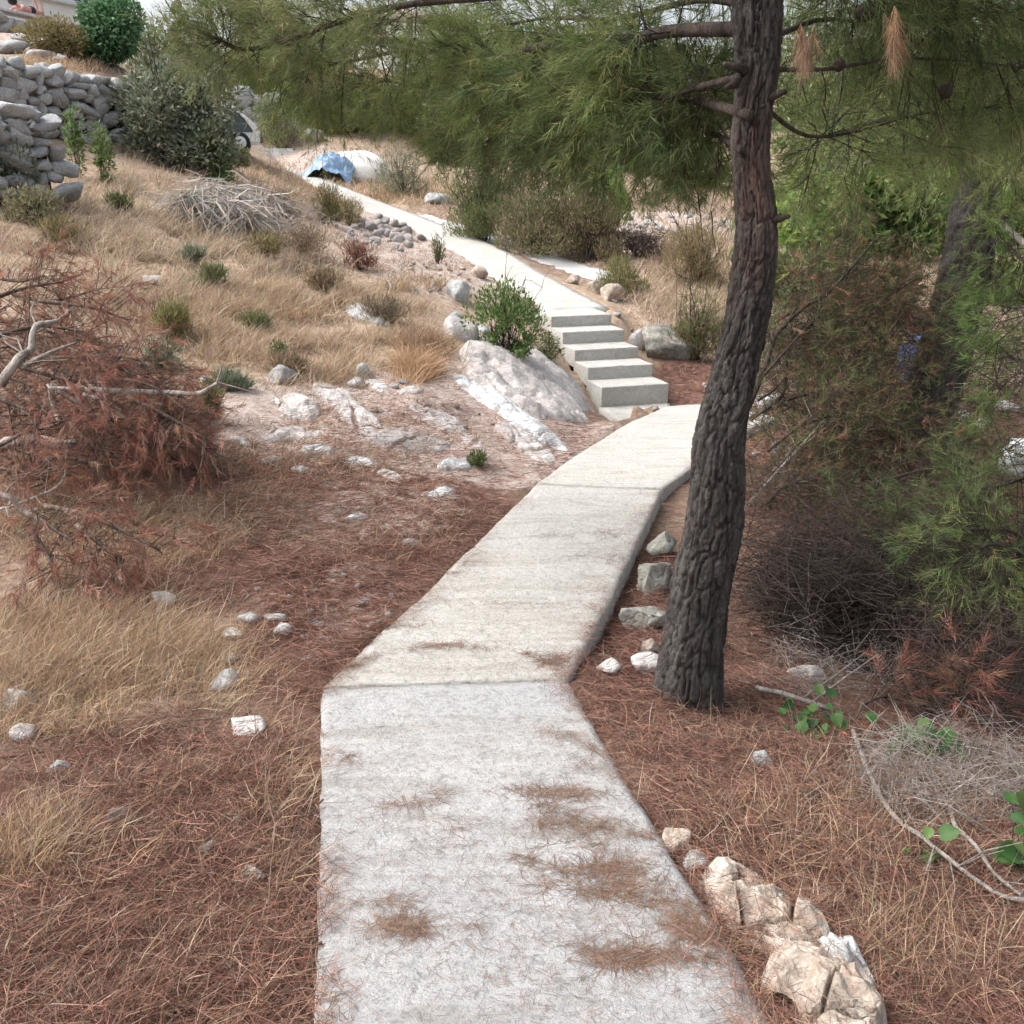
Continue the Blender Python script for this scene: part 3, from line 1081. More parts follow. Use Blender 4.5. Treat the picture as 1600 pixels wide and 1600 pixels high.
# (px, py of the foot, width px, height px, material, label, flat depth factor, yaw, level)
ROCKS = [
    (1345, 1600, 60, 60, 'grey_rock', 'rounded grey stone at the bottom end of the cream rocks', 1.0, .4, 3),
    (1062, 1328, 48, 38, 'lime', 'smooth tan stone half buried beside the right edge of the near slab', 1.0, .2, 3),
    (1090, 1362, 46, 32, 'grey_rock', 'dark grey stone wedged between the tan stone and the jagged boulder', 1.0, .6, 3),
    (1022, 930, 76, 56, 'moss_rock', 'large weathered grey rock left of the leaning pine trunk', .9, .3, 4),
    (1010, 985, 90, 36, 'moss_rock', 'flat pale ledge rock below the weathered rock at the pine trunk', .7, .1, 4),
    (1035, 872, 64, 44, 'moss_rock', 'mossy pale rock behind the others beside the pine trunk', .9, .5, 4),
    (1018, 1025, 36, 34, 'lime', 'small slanted pale stone tucked under the ledge rock by the trunk', .8, .9, 3),
    (955, 1055, 46, 30, 'white_rock', 'white and grey stone lying below the slab edge left of the pine', .9, -.3, 3),
    (1010, 1052, 50, 34, 'white_rock', 'white stone touching the foot of the pine trunk', .9, .2, 3),
    (1262, 1062, 60, 30, 'white_rock', 'flat white stone below the dark hollow right of the pine', .5, -.5, 3),
    (1190, 1200, 44, 22, 'grey_rock', 'half buried grey stone in red needles right of the pine foot', .9, .1, 3),
    (1375, 1435, 40, 26, 'grey_rock', 'small grey stone among dry grass right of the cream boulder', .9, .5, 3),
    (25, 1112, 58, 34, 'grey_rock', 'blue grey stone at the left edge in the dry grass', 1.0, .1, 3),
    (35, 1158, 54, 28, 'white_rock', 'pale flat stone just below the blue grey stone at the left edge', 1.0, -.1, 3),
    (86, 1208, 40, 24, 'grey_rock', 'pale lilac stone in the needles at lower left', 1.0, .3, 3),
    (186, 1288, 42, 32, 'moss_rock', 'round brownish grey stone standing out of the needles lower left', 1.0, .1, 3),
    (348, 1078, 46, 26, 'grey_rock', 'bluish grey rounded stone in the open needle litter', 1.0, .0, 3),
    (382, 1146, 72, 24, 'white_rock', 'long flat pale stone left of the slab corner', .8, -.15, 3),
    (255, 946, 46, 22, 'grey_rock', 'light grey stone in front of the golden grass patch', .8, -.3, 3),
    (362, 1000, 34, 16, 'white_rock', 'small cream stone between the two grey stones and the path', 1.0, .1, 3),
    (360, 1034, 24, 10, 'white_rock', 'tiny white flat stone right above the bluish grey stone', 1.0, .2, 2),
    (385, 972, 36, 12, 'grey_rock', 'thin grey plate stone lying at the edge of the stony strip', .8, .1, 2),
    (430, 972, 34, 12, 'grey_rock', 'second thin grey plate stone, right beside the first', .8, -.1, 2),
    (440, 990, 32, 16, 'white_rock', 'pale stone just under the thin grey plates', .9, .3, 2),
    (75, 1522, 26, 22, 'white_rock', 'upper white pebble of the trio at the bottom left', 1, .2, 2),
    (88, 1537, 24, 16, 'white_rock', 'middle white pebble of the trio at the bottom left', 1, .5, 2),
    (66, 1565, 22, 14, 'white_rock', 'lowest white pebble of the trio at the bottom left', 1, .8, 2),
    (370, 1290, 28, 14, 'white_rock', 'small cream stone near the left side of the near slab', 1, .1, 2),
    (390, 1382, 60, 24, 'moss_rock', 'low lilac grey stone nearly buried left of the near slab', .8, .1, 3),
    (318, 1340, 40, 20, 'moss_rock', 'dark cracked stone in the needles left of the low lilac one', .8, .3, 3),
    (235, 445, 32, 16, 'white_rock', 'white stone in the dry grass above the brush pile', .9, .1, 3),
    (320, 598, 18, 14, 'white_rock', 'small white stone beyond the right end of the brush pile', 1, .1, 2),
    (440, 600, 50, 30, 'grey_rock', 'pale grey stones cluster in a hollow of the dry slope', .9, .2, 3),
    (565, 588, 26, 18, 'grey_rock', 'bluish stone below the round golden tussock', .9, .1, 2),
    (552, 605, 30, 18, 'white_rock', 'white stone under the bluish stone on the slope', .9, .4, 2),
    (720, 530, 56, 36, 'white_rock', 'pale block left of the green bush by the steps', 1, .2, 3),
    (708, 508, 32, 24, 'grey_rock', 'smaller grey stone sitting behind the pale block by the bush', 1, .5, 3),
    (755, 522, 26, 20, 'grey_rock', 'little grey stone between the pale block and the green bush', 1, .2, 2),
    (715, 470, 42, 34, 'grey_rock', 'bluish grey stone uphill from the pale block', 1, .6, 3),
    (750, 435, 34, 24, 'lime', 'cream stone on the edge of the upper path above the bush', 1, .3, 3),
    (1040, 560, 96, 56, 'moss_rock', 'dark weathered rock beside the concrete steps, right side', .8, .2, 4),
    (997, 545, 30, 40, 'white_rock', 'whitish stone squeezed between the steps and the dark rock', .9, .2, 3),
    (955, 470, 46, 28, 'lime', 'brown limestone above the right end of the steps', .9, .1, 3),
    (930, 458, 30, 22, 'lime', 'tan stone next to the brown limestone, nearer the path', .9, .4, 3),
    (895, 444, 24, 16, 'lime', 'small reddish stone where the gravel track meets the path', .9, .3, 2),
    (680, 318, 46, 18, 'grey_rock', 'bluish flat rock beside the upper path near the hanging pine', .8, .1, 3),
    (460, 210, 36, 26, 'white_rock', 'white boulder at the foot of the boulder wall', .9, .1, 3),
    (490, 224, 34, 20, 'white_rock', 'second white boulder right of the first at the boulder wall foot', .9, .4, 3),
    (1400, 574, 50, 18, 'white_rock', 'pale stone seen through the twigs left of the leaning trunk', .8, .1, 3),
    (1502, 660, 36, 20, 'white_rock', 'white stone right of the leaning trunk foot', .8, .1, 3),
    (1535, 668, 30, 16, 'white_rock', 'second white stone further right of the leaning trunk foot', .8, .3, 3),
    (1580, 645, 40, 20, 'white_rock', 'pale rock at the right edge behind the young pine', .8, .2, 3),
    (1200, 640, 46, 26, 'white_rock', 'bright pale rock glimpsed just right of the pine trunk', .9, .2, 3),
    (1215, 712, 24, 24, 'white_rock', 'small pale stone below the bright rock right of the trunk', .9, .4, 2),
    (10, 84, 60, 22, 'grey_rock', 'blue grey slab of rock on the upper terrace edge, far left', .8, .3, 3),
    (60, 92, 50, 14, 'white_rock', 'long white rock on the upper terrace above the yellow grass', .6, .1, 3),
    (92, 95, 24, 12, 'white_rock', 'right hand white rock of the upper terrace edge', .9, .2, 2),
    (25, 68, 30, 16, 'white_rock', 'pale tilted rock on the bank below the sunbather', .9, .6, 2),
    (105, 1445, 10, 8, 'white_rock', 'tiny pale pebble in needles above the black cone', 1, 0, 1),
]
MATK = {'lime': 'lime', 'grey_rock': 'grey_rock', 'white_rock': 'white_rock', 'moss_rock': 'moss_rock'}
for k, (px, py, w, h, mt, lab, dp, yaw, lv) in enumerate(ROCKS):
    c, z = at(px, min(py, 1598) if py <= 1600 else py)
    W, H = w * z / F, h * z / F
    c = c + np.array([0, W * dp * .3, 0])
    c[2] = gz(c[0], c[1])
    big = lv >= 4
    o = rock('rock', c, (W, W * dp, H * 1.35), M[mt], 100 + k * 7, lv, yaw, 0, 0, 16 if big else 12, .17 if big else .14, .32)
    tag(o, lab, 'rock')

# outcrops of bedrock in the bank by the steps
def outcrop(lab, pts, width, hgt, seed, mat='lime', name='rock', cuts=7, rough=.12, strata=.12, lift=.06):
    """a block of rock laid along a line of ground pixels"""
    cs = np.array([at(*p)[0] for p in pts])
    c = cs.mean(0)
    ax = cs[-1] - cs[0]
    yaw = math.atan2(ax[1], ax[0])
    L = np.linalg.norm(ax)
    slope = math.atan2(ax[2], np.linalg.norm(ax[:2]))
    V, Fc = rock_shape(5, seed, cuts, rough, 0, strata)
    V = V * np.array([L, width, hgt]) * .5
    V = V @ np.array(Matrix.Rotation(-slope, 3, 'Y')).T @ rot(yaw).T + c + [0, 0, hgt * lift]
    o = link(name, mesh_data(name, V - c, [Fc], M[mat]), None, tuple(c))
    return tag(o, lab, 'rock')


def bedrock(lab, px, py, rx, ry, ang, hgt, seed, mat='bedrock', jag=.35, n=72, cf=1.6, name='bedrock'):
    """bare rock that rises out of the slope: an ellipse of photograph pixels (turned by ang degrees), domed and broken, its rim under the soil"""
    a = math.radians(ang)
    u, v = np.meshgrid(np.linspace(-1.15, 1.15, n), np.linspace(-1.15, 1.15, n))
    qx, qy = px + rx * u * math.cos(a) - ry * v * math.sin(a), py + rx * u * math.sin(a) + ry * v * math.cos(a)
    g, zc = hit(qx.ravel(), qy.ravel())
    g[:, 2] = gz(g[:, 0], g[:, 1])
    r = np.sqrt(u ** 2 + v ** 2).ravel()
    x, y = g[:, 0], g[:, 1]
    r = r * (1 + (fbm2(x * 2.2 + seed, y * 2.2, seed, 3) - .5) * jag * 1.6)
    dome = np.sqrt(np.clip(1 - r * r, 0, 1)) * hgt - np.clip(r - .93, 0, 1) * 1.2 * hgt - .02
    qf = max(1, cf / 2)
    rid = 1 - np.abs(fbm2((x * 2.4 + y * .8) * qf, y * 2.0 * qf, seed + 3, 4) * 2 - 1)
    d = dome * (1 + (rid - .75) * jag * 1.4) + (fbm2(x * 11, y * 11, seed + 6, 4) - .5) * .05 * (r < 1)
    # cracks
    e, h = plates((x + fbm2(x * 2, y * 2, seed + 8, 2) * .5) * cf, (y + fbm2(x * 2, y * 2, seed + 9, 2) * .5) * cf, 997, seed)
    d = d - (1 - sstep(0, .09, e)) * .05 * (r < 1) + (h - .5) * (.10 if cf < 3 else .55) * hgt * (1 - sstep(.7, 1, r))
    V = g + np.array([0, 0, 1.0]) * d[:, None]
    idx = np.arange(n * n).reshape(n, n)
    q = np.stack([idx[1:, :-1], idx[1:, 1:], idx[:-1, 1:], idx[:-1, :-1]], -1).reshape(-1, 4)
    inside = (r.reshape(n, n) < 1.12)
    keep = (inside[1:, :-1] | inside[1:, 1:] | inside[:-1, 1:] | inside[:-1, :-1]).ravel()
    c = g[n * n // 2 + n // 2]
    o = link(name, mesh_data(name, V - c, [q[keep]], M[mat]), None, tuple(c))
    return tag(o, lab, 'rock')


bedrock('large smooth hump of white bedrock left of the steps', 822, 596, 112, 46, 27, .20, 901, 'bedrock', .22)
bedrock('long narrow ridge of grey white bedrock running down to the path', 800, 648, 108, 13, 33, .10, 902, 'wall_rock', .35)
bedrock('second rib of pale bedrock lying below the long ridge', 822, 694, 66, 15, 33, .08, 903, 'bedrock', .4)
bedrock('low flat pale bedrock patch in the middle of the stony ground', 545, 640, 62, 18, 38, .07, 904, 'bedrock', .6)
bedrock('small bedrock hump among red needles at the left of the stony ground', 470, 640, 42, 24, 10, .10, 905, 'bedrock', .6)
bedrock('flat whitish bedrock strip near the clear stony ground', 455, 680, 44, 9, -8, .07, 906, 'bedrock', .6)
bedrock('grey flat bedrock tongue under the white strip', 492, 704, 30, 8, 0, .07, 907, 'wall_rock', .6)
bedrock('slanting white rock rib left of the big hump', 690, 655, 60, 14, 20, .06, 908, 'bedrock', .7)
bedrock('pale stone pavement patch between the two bedrock ribs', 640, 690, 66, 16, 6, .06, 909, 'bedrock', .9)
bedrock('small grey rock shelf beside the tiny green sprig', 715, 728, 40, 10, -4, .08, 910, 'wall_rock', .6)
EMB = [(420, 720, 24, 6), (560, 720, 30, 7), (610, 745, 26, 6), (690, 770, 22, 6), (520, 760, 26, 6), (585, 600, 20, 7), (640, 612, 24, 7), (470, 735, 20, 5), (740, 690, 22, 7), (560, 810, 24, 6), (640, 850, 20, 6), (380, 690, 20, 6)]
EML = ['left end of the stony ground', 'below the pale patch', 'above the needle drift', 'nearest the middle slab', 'in the middle of the short grass', 'below the bluish stone', 'left of the white rib', 'left of the short grass', 'beside the second rib', 'lower in the needle drift', 'lowest in the needle drift', 'near the brush pile']
for k_, ((x_, y_, a_, b_), l_) in enumerate(zip(EMB, EML)):
    bedrock('flat embedded limestone showing through the litter, ' + l_, x_, y_, a_, b_, -6 + 14 * (k_ % 3), .05, 930 + k_, ('bedrock', 'wall_rock')[k_ % 2], .7, 30)
bedrock('bare rock step under the golden grass band', 570, 494, 42, 9, 20, .12, 911, 'wall_rock', .6)
bedrock('jagged cream and rust limestone boulder along the right edge of the near slab', 1196, 1452, 122, 40, 42, .125, 921, 'lime', .75, 120, 6.0, 'rock')
bedrock('cream layered limestone rock in front of the jagged boulder, bottom of the photo', 1292, 1585, 92, 42, 42, .125, 924, 'lime', .75, 120, 6.0, 'rock')
outcrop('grey cleft limestone block leaning on the back of the jagged cream boulder', [(1266, 1478), (1350, 1572)], .13, .2, 923, 'wall_rock', 'rock', 16, .14, .3, .1)

# loose stones, one object each
ROCKM = [mesh_data('stone', rock_shape(2, 300 + i, 12, .14)[0], [ICO[2][1]], M[['bedrock', 'wall_rock', 'lime'][i % 3]]) for i in range(12)]


def loose(n, cx_, cy_, rx, ry, smin, smax, lab, grp, mset=None):
    k = 0
    while k < n:
        a, r = RNG.uniform(0, 2 * math.pi), math.sqrt(RNG.uniform())
        c, z = at(cx_ + rx * r * math.cos(a), cy_ + ry * r * math.sin(a))
        if on_paving(c[0], c[1]) or not np.isfinite(z):
            continue
        s = RNG.uniform(smin, smax) * z / F
        ms = [i for i in range(12) if mset is None or i % 3 in mset]
        mi = ms[RNG.integers(len(ms))]
        cw = ('white', 'grey', 'cream brown')[mi % 3]
        o = link('stone', ROCKM[mi], None, (c[0], c[1], c[2] + s * .12))
        o.scale = (s * .5 * RNG.uniform(.8, 1.2), s * .5 * RNG.uniform(.7, 1.1), s * .34)
        o.rotation_euler = (RNG.uniform(-.3, .3), RNG.uniform(-.3, .3), RNG.uniform(0, 6.3))
        tag(o, cw + ' ' + lab, 'stone', cw + ' ' + grp)
        k += 1


loose(46, 605, 368, 58, 28, 10, 27, 'loose stone of the rubble heap beside the upper path', 'rubble stones', (0, 0))
loose(40, 670, 435, 62, 26, 6, 13, 'stone in the rubble spill above the rock hump', 'rubble spill stones', (2, 0))
loose(26, 640, 640, 150, 50, 6, 16, 'small stone scattered over the bare stony ground left of the path', 'stones on the stony ground')
loose(26, 500, 940, 120, 60, 7, 18, 'small stone in the red needle litter left of the middle slab', 'stones in the needle litter', (0, 1))
loose(18, 1010, 480, 60, 50, 6, 14, 'stone on the bare bank right of the steps', 'stones on the bank by the steps', (2, 0))
loose(40, 1050, 352, 95, 14, 7, 16, 'stone of the pale scree behind the heather bushes', 'scree stones', (0, 1))
loose(14, 230, 1400, 210, 150, 6, 14, 'tiny pebble among the dry needles at lower left', 'pebbles at lower left', (0, 1))
loose(10, 1130, 660, 120, 60, 8, 16, 'stone on the needle floor behind the pine trunk', 'stones behind the trunk', (0, 1))

# ------------------------------------------------------------------ dry stone walls: every stone a part
def wall_stone(seed):
    """an angular block: a cube-like ball with a few deep flat breaks"""
    r = np.random.default_rng(seed)
    V = ICO[3][0].copy()
    V = np.sign(V) * np.abs(V) ** .4
    for _ in range(13):
        n = unit(r.normal(size=3))
        d = r.uniform(.62, 1.0)
        V -= np.maximum(0, V @ n - d)[:, None] * n
    V = V * (1 + noise3(V * 2.2 + seed, seed)[:, None] * .07 + noise3(V * 8 + seed, seed + 5)[:, None] * .10)
    return V / np.abs(V).max(0)


WSTONE = [mesh_data('stone', wall_stone(500 + i), [ICO[3][1]], M['wall_rock']) for i in range(18)]


def stone_wall(lab, A, B, height, thick, sw, sh, name='stone_wall', cat='stone wall', hB=None, ragged=.25, foot=.1, cap=None):
    """courses of stones from A to B (ground points)"""
    A, B = np.asarray(A, float), np.asarray(B, float)
    t = thing(name, lab, cat, A)
    d = B - A
    L = np.linalg.norm(d[:2])
    u = d / L
    uh = unit(np.array([d[0], d[1], 0]))
    nrm = np.array([uh[1], -uh[0], 0])
    hB = height if hB is None else hB
    courses = int(max(height, hB) / sh) + 1
    for r in range(courses):
        x = RNG.uniform(-sw * .4, 0)
        while x < L:
            w = sw * RNG.choice([.55, .8, 1.0, 1.25, 1.6]) * RNG.uniform(.85, 1.15)
            h = sh * RNG.uniform(.75, 1.6)
            xc = x + w / 2
            x += w * .93
            top = height + (hB - height) * np.clip(xc / L, 0, 1) + RNG.uniform(-ragged, ragged) * sh * 2
            zc = r * sh + sh * .45 - foot
            if zc > top:
                continue
            c = A + u * xc + [0, 0, zc + RNG.uniform(-.22, .22) * sh]
            for s in (1, -1):
                if s == -1 and r < courses - 2:
                    continue
                o = link('stone', WSTONE[RNG.integers(len(WSTONE))], t)
                q = c + nrm * (s * thick * .28 + RNG.uniform(-.05, .05) * thick) - A
                o.location = tuple(q)
                o.scale = (w * .54, max(thick * .3, w * .45), h * .55)
                o.rotation_euler = (RNG.uniform(-.35, .35), RNG.uniform(-.4, .4), math.atan2(uh[1], uh[0]) + RNG.uniform(-.35, .35) + (math.pi if RNG.uniform() < .5 else 0))
    inner = merge([box(A + nrm * -thick * .2 - [0, 0, .4], d, nrm * thick * .3, (0, 0, min(height, hB) * .8 + .3))])
    obj('rubble_core', inner[0], inner[1], M['soil'], t)
    return t


a, _ = at(-60, 192)
b_, _ = at(215, 222)
stone_wall('long dry stone wall of grey limestone along the slope, upper left', P(-60, 185, 17.6), P(205, 222, 20.5), 1.25, .55, .36, .18, hB=1.2)
stone_wall('near broken end of dry stone wall at the left edge', P(-70, 300, 13.0), P(78, 296, 13.9), 1.15, .6, .30, .17, hB=1.0)
stone_wall('retaining wall of big grey boulders behind the parked car', P(350, 200, 42.5), P(475, 205, 43.5), 1.55, .8, .85, .52, hB=1.5, cat='boulder wall')
cA, cB = P(0, 14, 35.0), P(110, 36, 38.2)
cB[2] = cA[2]
cop = cA[2]
WA, WB = cA - (cB - cA) * .7, cA + (cB - cA) * 1.15
WA[2] = WB[2] = cop - 1.75
tw = stone_wall('terrace wall of pale rubble under the white house', WA, WB, 1.62, .5, .6, .32, hB=1.62, cat='terrace wall', ragged=.0)
ud = unit((WB - WA) * [1, 1, 0])
un = np.array([ud[1], -ud[0], 0])
cpA = np.array([WA[0], WA[1], cop - .1])
bevel_box('coping', cpA + un * .35, ud * np.linalg.norm((WB - WA)[:2]), un * -.75, (0, 0, .1), M['white_rock'], tw, .02)

# ------------------------------------------------------------------ the buildings
def wall_box(name, o, ex, ey, ez, mat, parent):
    V, fs = box(o, ex, ey, ez)
    return obj(name, V, fs, mat, parent)


h0 = P(-110, 60, 37.5)
h1 = P(172, 60, 45.0)
hb = 4.9
hx = (h1 - h0) * [1, 1, 0]
hn = unit(np.array([-hx[1], hx[0], 0]))
h0 = np.array([h0[0], h0[1], hb])
house = thing('white_house', 'white rendered house above the terrace wall, top left corner', 'house', h0)
wall_box('wall', h0, hx, hn * 6, (0, 0, 7), M['white_paint'], house)
ledge = P(70, 0, 41.5)[2]
wall_box('ledge', np.array([h0[0], h0[1], ledge]) - unit(hx) * .1 - hn * .22, hx * 1.01, hn * .215, (0, 0, .16), M['board'], house)
wall_box('plinth', h0 - hn * .06 - [0, 0, .4], hx, hn * .055, (0, 0, .9), M['board'], house)
for k in (.3, .72):
    q = h0 + hx * k + [0, 0, 4.6] - hn * .02
    w = wall_box('window', q, unit(hx) * 1.1, hn * .06, (0, 0, 1.2), M['glass'], house)
    wall_box_ = box(q - hn * .03 - unit(hx) * .08 - [0, 0, .1], unit(hx) * 1.26, hn * .045, (0, 0, .1))
    sub('sill', wall_box_[0], wall_box_[1], M['board'], w, house)
rfV, rfF = box(h0 - unit(hx) * .4 - hn * .4 + [0, 0, 7.003], hx * 1.06, hn * 6.8, (0, 0, .25))
obj('roof', rfV, rfF, M['roof'], house)

q0 = P(575, 130, 60)
q1 = P(745, 130, 62)
hz = 6.6
q0[2] = hz
qx = (q1 - q0) * [1, 1, 0]
qn = unit(np.array([-qx[1], qx[0], 0]))
h2 = thing('pale_house', 'pale blue white house with green shutters behind the hanging pine foliage', 'house', q0)
wall_box('wall', q0 - [0, 0, 1], qx, qn * 7, (0, 0, 5.6), M['white_paint'], h2)
wx = P(628, 90, 60.7)
for k, px in enumerate((622, 690)):
    c = P(px, 94, 60.5 + k)
    c = q0 + unit(qx) * ((c - q0) @ unit(qx)) - qn * .03
    c[2] = P(px, 94, 61)[2]
    w = wall_box('window', c, unit(qx) * 1.0, qn * .06, (0, 0, 1.2), M['glass'], h2)
    for s in (-.52, 1.02):
        V, fs = box(c + unit(qx) * s - qn * .05, unit(qx) * .5, qn * .045, (0, 0, 1.2))
        sub('shutter', V, fs, M['shutter'], w, h2)
eave = np.array([q0[0], q0[1], hz + 4.603])
apex = eave + qx / 2 + [0, 0, 0]
V = np.array([eave - qn * .5 - unit(qx) * .4, eave + qx - qn * .5 + unit(qx) * .4, eave + qx + qn * 7.5 + unit(qx) * .4, eave + qn * 7.5 - unit(qx) * .4,
              eave + qn * 3.5 - unit(qx) * .4 + [0, 0, 1.3], eave + qx + qn * 3.5 + unit(qx) * .4 + [0, 0, 1.3]])
obj('roof', V, [np.array([[0, 1, 5, 4], [2, 3, 4, 5], [0, 3, 2, 1]]), np.array([[0, 4, 3], [1, 2, 5]])], M['roof'], h2)

# ------------------------------------------------------------------ person sunbathing on the terrace wall
pc = P(38, 20, 36.1)
e0 = cpA + ud * ((pc - cpA) @ ud) + un * .0
e0[2] = cop
person = thing('person', 'person lying face down on the terrace wall, lower legs raised', 'person', e0)


def on_wall(a, h, s=0):
    return e0 + ud * a + np.array([0, 0, h]) - un * s


sk = [('pelvis', on_wall(.28, .17), .135), ('waist', on_wall(.05, .17), .115), ('chest', on_wall(-.2, .2), .14), ('neck', on_wall(-.40, .27), .06), ('head', on_wall(-.52, .33), .10), ('crown', on_wall(-.6, .36), .085),
      ('hipL', on_wall(.36, .16, .09), .095), ('kneeL', on_wall(.78, .13, .1), .062), ('ankL', on_wall(.70, .5, .1), .042), ('toeL', on_wall(.62, .62, .1), .035),
      ('hipR', on_wall(.36, .16, -.09), .095), ('kneeR', on_wall(.80, .13, -.1), .062), ('ankR', on_wall(.80, .5, -.06), .042), ('toeR', on_wall(.73, .62, -.06), .035),
      ('shL', on_wall(-.27, .2, .19), .06), ('elL', on_wall(-.5, .07, .26), .042), ('haL', on_wall(-.66, .05, .1), .034),
      ('shR', on_wall(-.27, .2, -.19), .06), ('elR', on_wall(-.5, .07, -.26), .042), ('haR', on_wall(-.66, .05, -.1), .034)]
ids = {s[0]: i for i, s in enumerate(sk)}
ed = [('pelvis', 'waist'), ('waist', 'chest'), ('chest', 'neck'), ('neck', 'head'), ('head', 'crown'), ('pelvis', 'hipL'), ('hipL', 'kneeL'), ('kneeL', 'ankL'), ('ankL', 'toeL'),
      ('pelvis', 'hipR'), ('hipR', 'kneeR'), ('kneeR', 'ankR'), ('ankR', 'toeR'), ('chest', 'shL'), ('shL', 'elL'), ('elL', 'haL'), ('chest', 'shR'), ('shR', 'elR'), ('elR', 'haR')]
me = bpy.data.meshes.new('body')
me.from_pydata([tuple(s[1] - e0) for s in sk], [(ids[a], ids[b]) for a, b in ed], [])
me.materials.append(M['skin'])
body = link('body', me, person)
body.modifiers.new('skin', 'SKIN')
ss = body.modifiers.new('subsurf', 'SUBSURF')
ss.levels = ss.render_levels = 2
for i, s in enumerate(sk):
    me.skin_vertices[0].data[i].radius = (s[2], s[2])
me.skin_vertices[0].data[0].use_root = True


def blob(name, c, size, mat, parent, seed=1, yaw=0, rough=.06, level=3, root=None):
    V, Fc = ICO[level]
    V = V + unit(V) * noise3(V * 3 + seed, seed)[:, None] * rough * 2
    V = (V * np.array(size) * .5) @ rot(yaw).T + c
    if root is not None:
        return sub(name, V, [Fc], mat, parent, root, smooth=True)
    return obj(name, V, [Fc], mat, parent, smooth=True)


ya = math.atan2(ud[1], ud[0])
blob('hair', on_wall(-.57, .37), (.36, .3, .3), M['hair'], person, 3, ya)
blob('swim_shorts', on_wall(.3, .18), (.34, .4, .3), M['cloth_dark'], person, 5, ya)
V, fs = box(on_wall(-.75, .004, -.33), ud * 1.75, un * -.66, (0, 0, .015))
tow = obj('towel', V, fs, M['towel'])
tag(tow, 'pink towel spread under the sunbather on the terrace wall', 'towel')

# ------------------------------------------------------------------ the car up on the track
cz_, zz_ = at(392, 243)
cpos = at(378, 243)[0] + np.array([-.55, .3, .05])
car = thing('car', 'white car parked on the upper track half hidden by the big shrub', 'car', cpos)
cu = unit(np.array([1.0, .25, 0]))
cn = np.array([-cu[1], cu[0], 0])


def prism(poly, y0, y1, taper=0):
    """side profile (along, up) pushed across the car"""
    n = len(poly)
    V = []
    for y, s in ((y0, 1), (y1, 1)):
        for x, z in poly:
            k = taper * max(0, z - .9)
            V.append(cpos + cu * x + cn * (y + (k if y < 0 else -k)) + [0, 0, z])
    a_ = np.arange(n)
    q = np.stack([a_, (a_ + 1) % n, (a_ + 1) % n + n, a_ + n], -1)
    return np.array(V), q, n


def prism_obj(name, poly, y0, y1, mat, parent, taper=0):
    V, q, n = prism(poly, y0, y1, taper)
    bm = bmesh.new()
    vs = [bm.verts.new(v - cpos) for v in V]
    for f in q:
        bm.faces.new([vs[i] for i in f])
    bm.faces.new(vs[:n][::-1])
    bm.faces.new(vs[n:])
    bmesh.ops.recalc_face_normals(bm, faces=bm.faces[:])
    bmesh.ops.bevel(bm, geom=[e for e in bm.edges if e.calc_face_angle(0) > .6], offset=.04, segments=2, affect='EDGES')
    me = bpy.data.meshes.new(name)
    bm.to_mesh(me)
    bm.free()
    me.materials.append(mat)
    return link(name, me, parent)


prof = [(-2.9, .3), (-2.9, .75), (-2.6, .88), (-1.7, .98), (-.9, 1.42), (-.2, 1.5), (.3, 1.42), (.78, 1.02), (1.0, .78), (1.08, .6), (1.05, .3)]
prism_obj('body', prof, -.82, .82, M['car_paint'], car, .22)
prism_obj('windscreen', [(.36, 1.34), (.40, 1.38), (.82, 1.03), (.78, .98)], -.62, .62, M['glass'], car, .1)
prism_obj('side_window', [(-1.3, .62), (-1.0, 1.1), (-.45, 1.36), (.25, 1.34), (.62, 1.02), (.9, .62)], -.835, -.80, M['glass'], car, .24)
prism_obj('side_window', [(-1.3, .62), (-1.0, 1.1), (-.45, 1.36), (.25, 1.34), (.62, 1.02), (.9, .62)], .80, .835, M['glass'], car, .24)
prism_obj('bumper', [(1.04, .32), (1.04, .55), (1.14, .52), (1.14, .34)], -.8, .8, M['rubber'], car)
for x in (-2.1, .45):
    for y in (-.8, .8):
        c = cpos + cu * x + cn * y + [0, 0, .31]
        V, fs = tube([c - cn * .09, c + cn * .09], .31, 18)
        w = obj('wheel', V, fs, M['rubber'], car)
        V, fs = tube([c - cn * .098, c + cn * .098], .19, 14)
        sub('rim', V, fs, M['board'], w, car)
for y in (-.55, .55):
    c = cpos + cu * .99 + cn * y + [0, 0, .72]
    blob('headlight', c, (.12, .3, .14), M['glass'], car, 3, math.atan2(cu[1], cu[0]), 0, 2)

# white boards, sand heap and tarpaulin beside the upper path
c, z = at(430, 246)
wb = thing('building_board', 'low white building boards lying at the path beyond the car', 'boards', c)
for k in range(3):
    bevel_box('board', c + [-.9 + .06 * k, .05 * k, .02 + .125 * k], (1.5, .2, 0), (-.1, .8, 0), (0, 0, .12), M['board'], wb, .01)

c, z = at(556, 272)
V, Fc = ICO[4]
V = V.copy()
wv = noise3(V * 2.2, 77)
V = V * (1 + wv[:, None] * .35)
sandV = V * np.array([1.75, 1.1, 1.0]) * np.array([.75, .75, .85]) + c
sand = link('sand_heap', mesh_data('sand_heap', sandV - c, [Fc], M['sand'], smooth=True), None, tuple(c))
tag(sand, 'heap of white sand beside the upper path', 'sand heap')
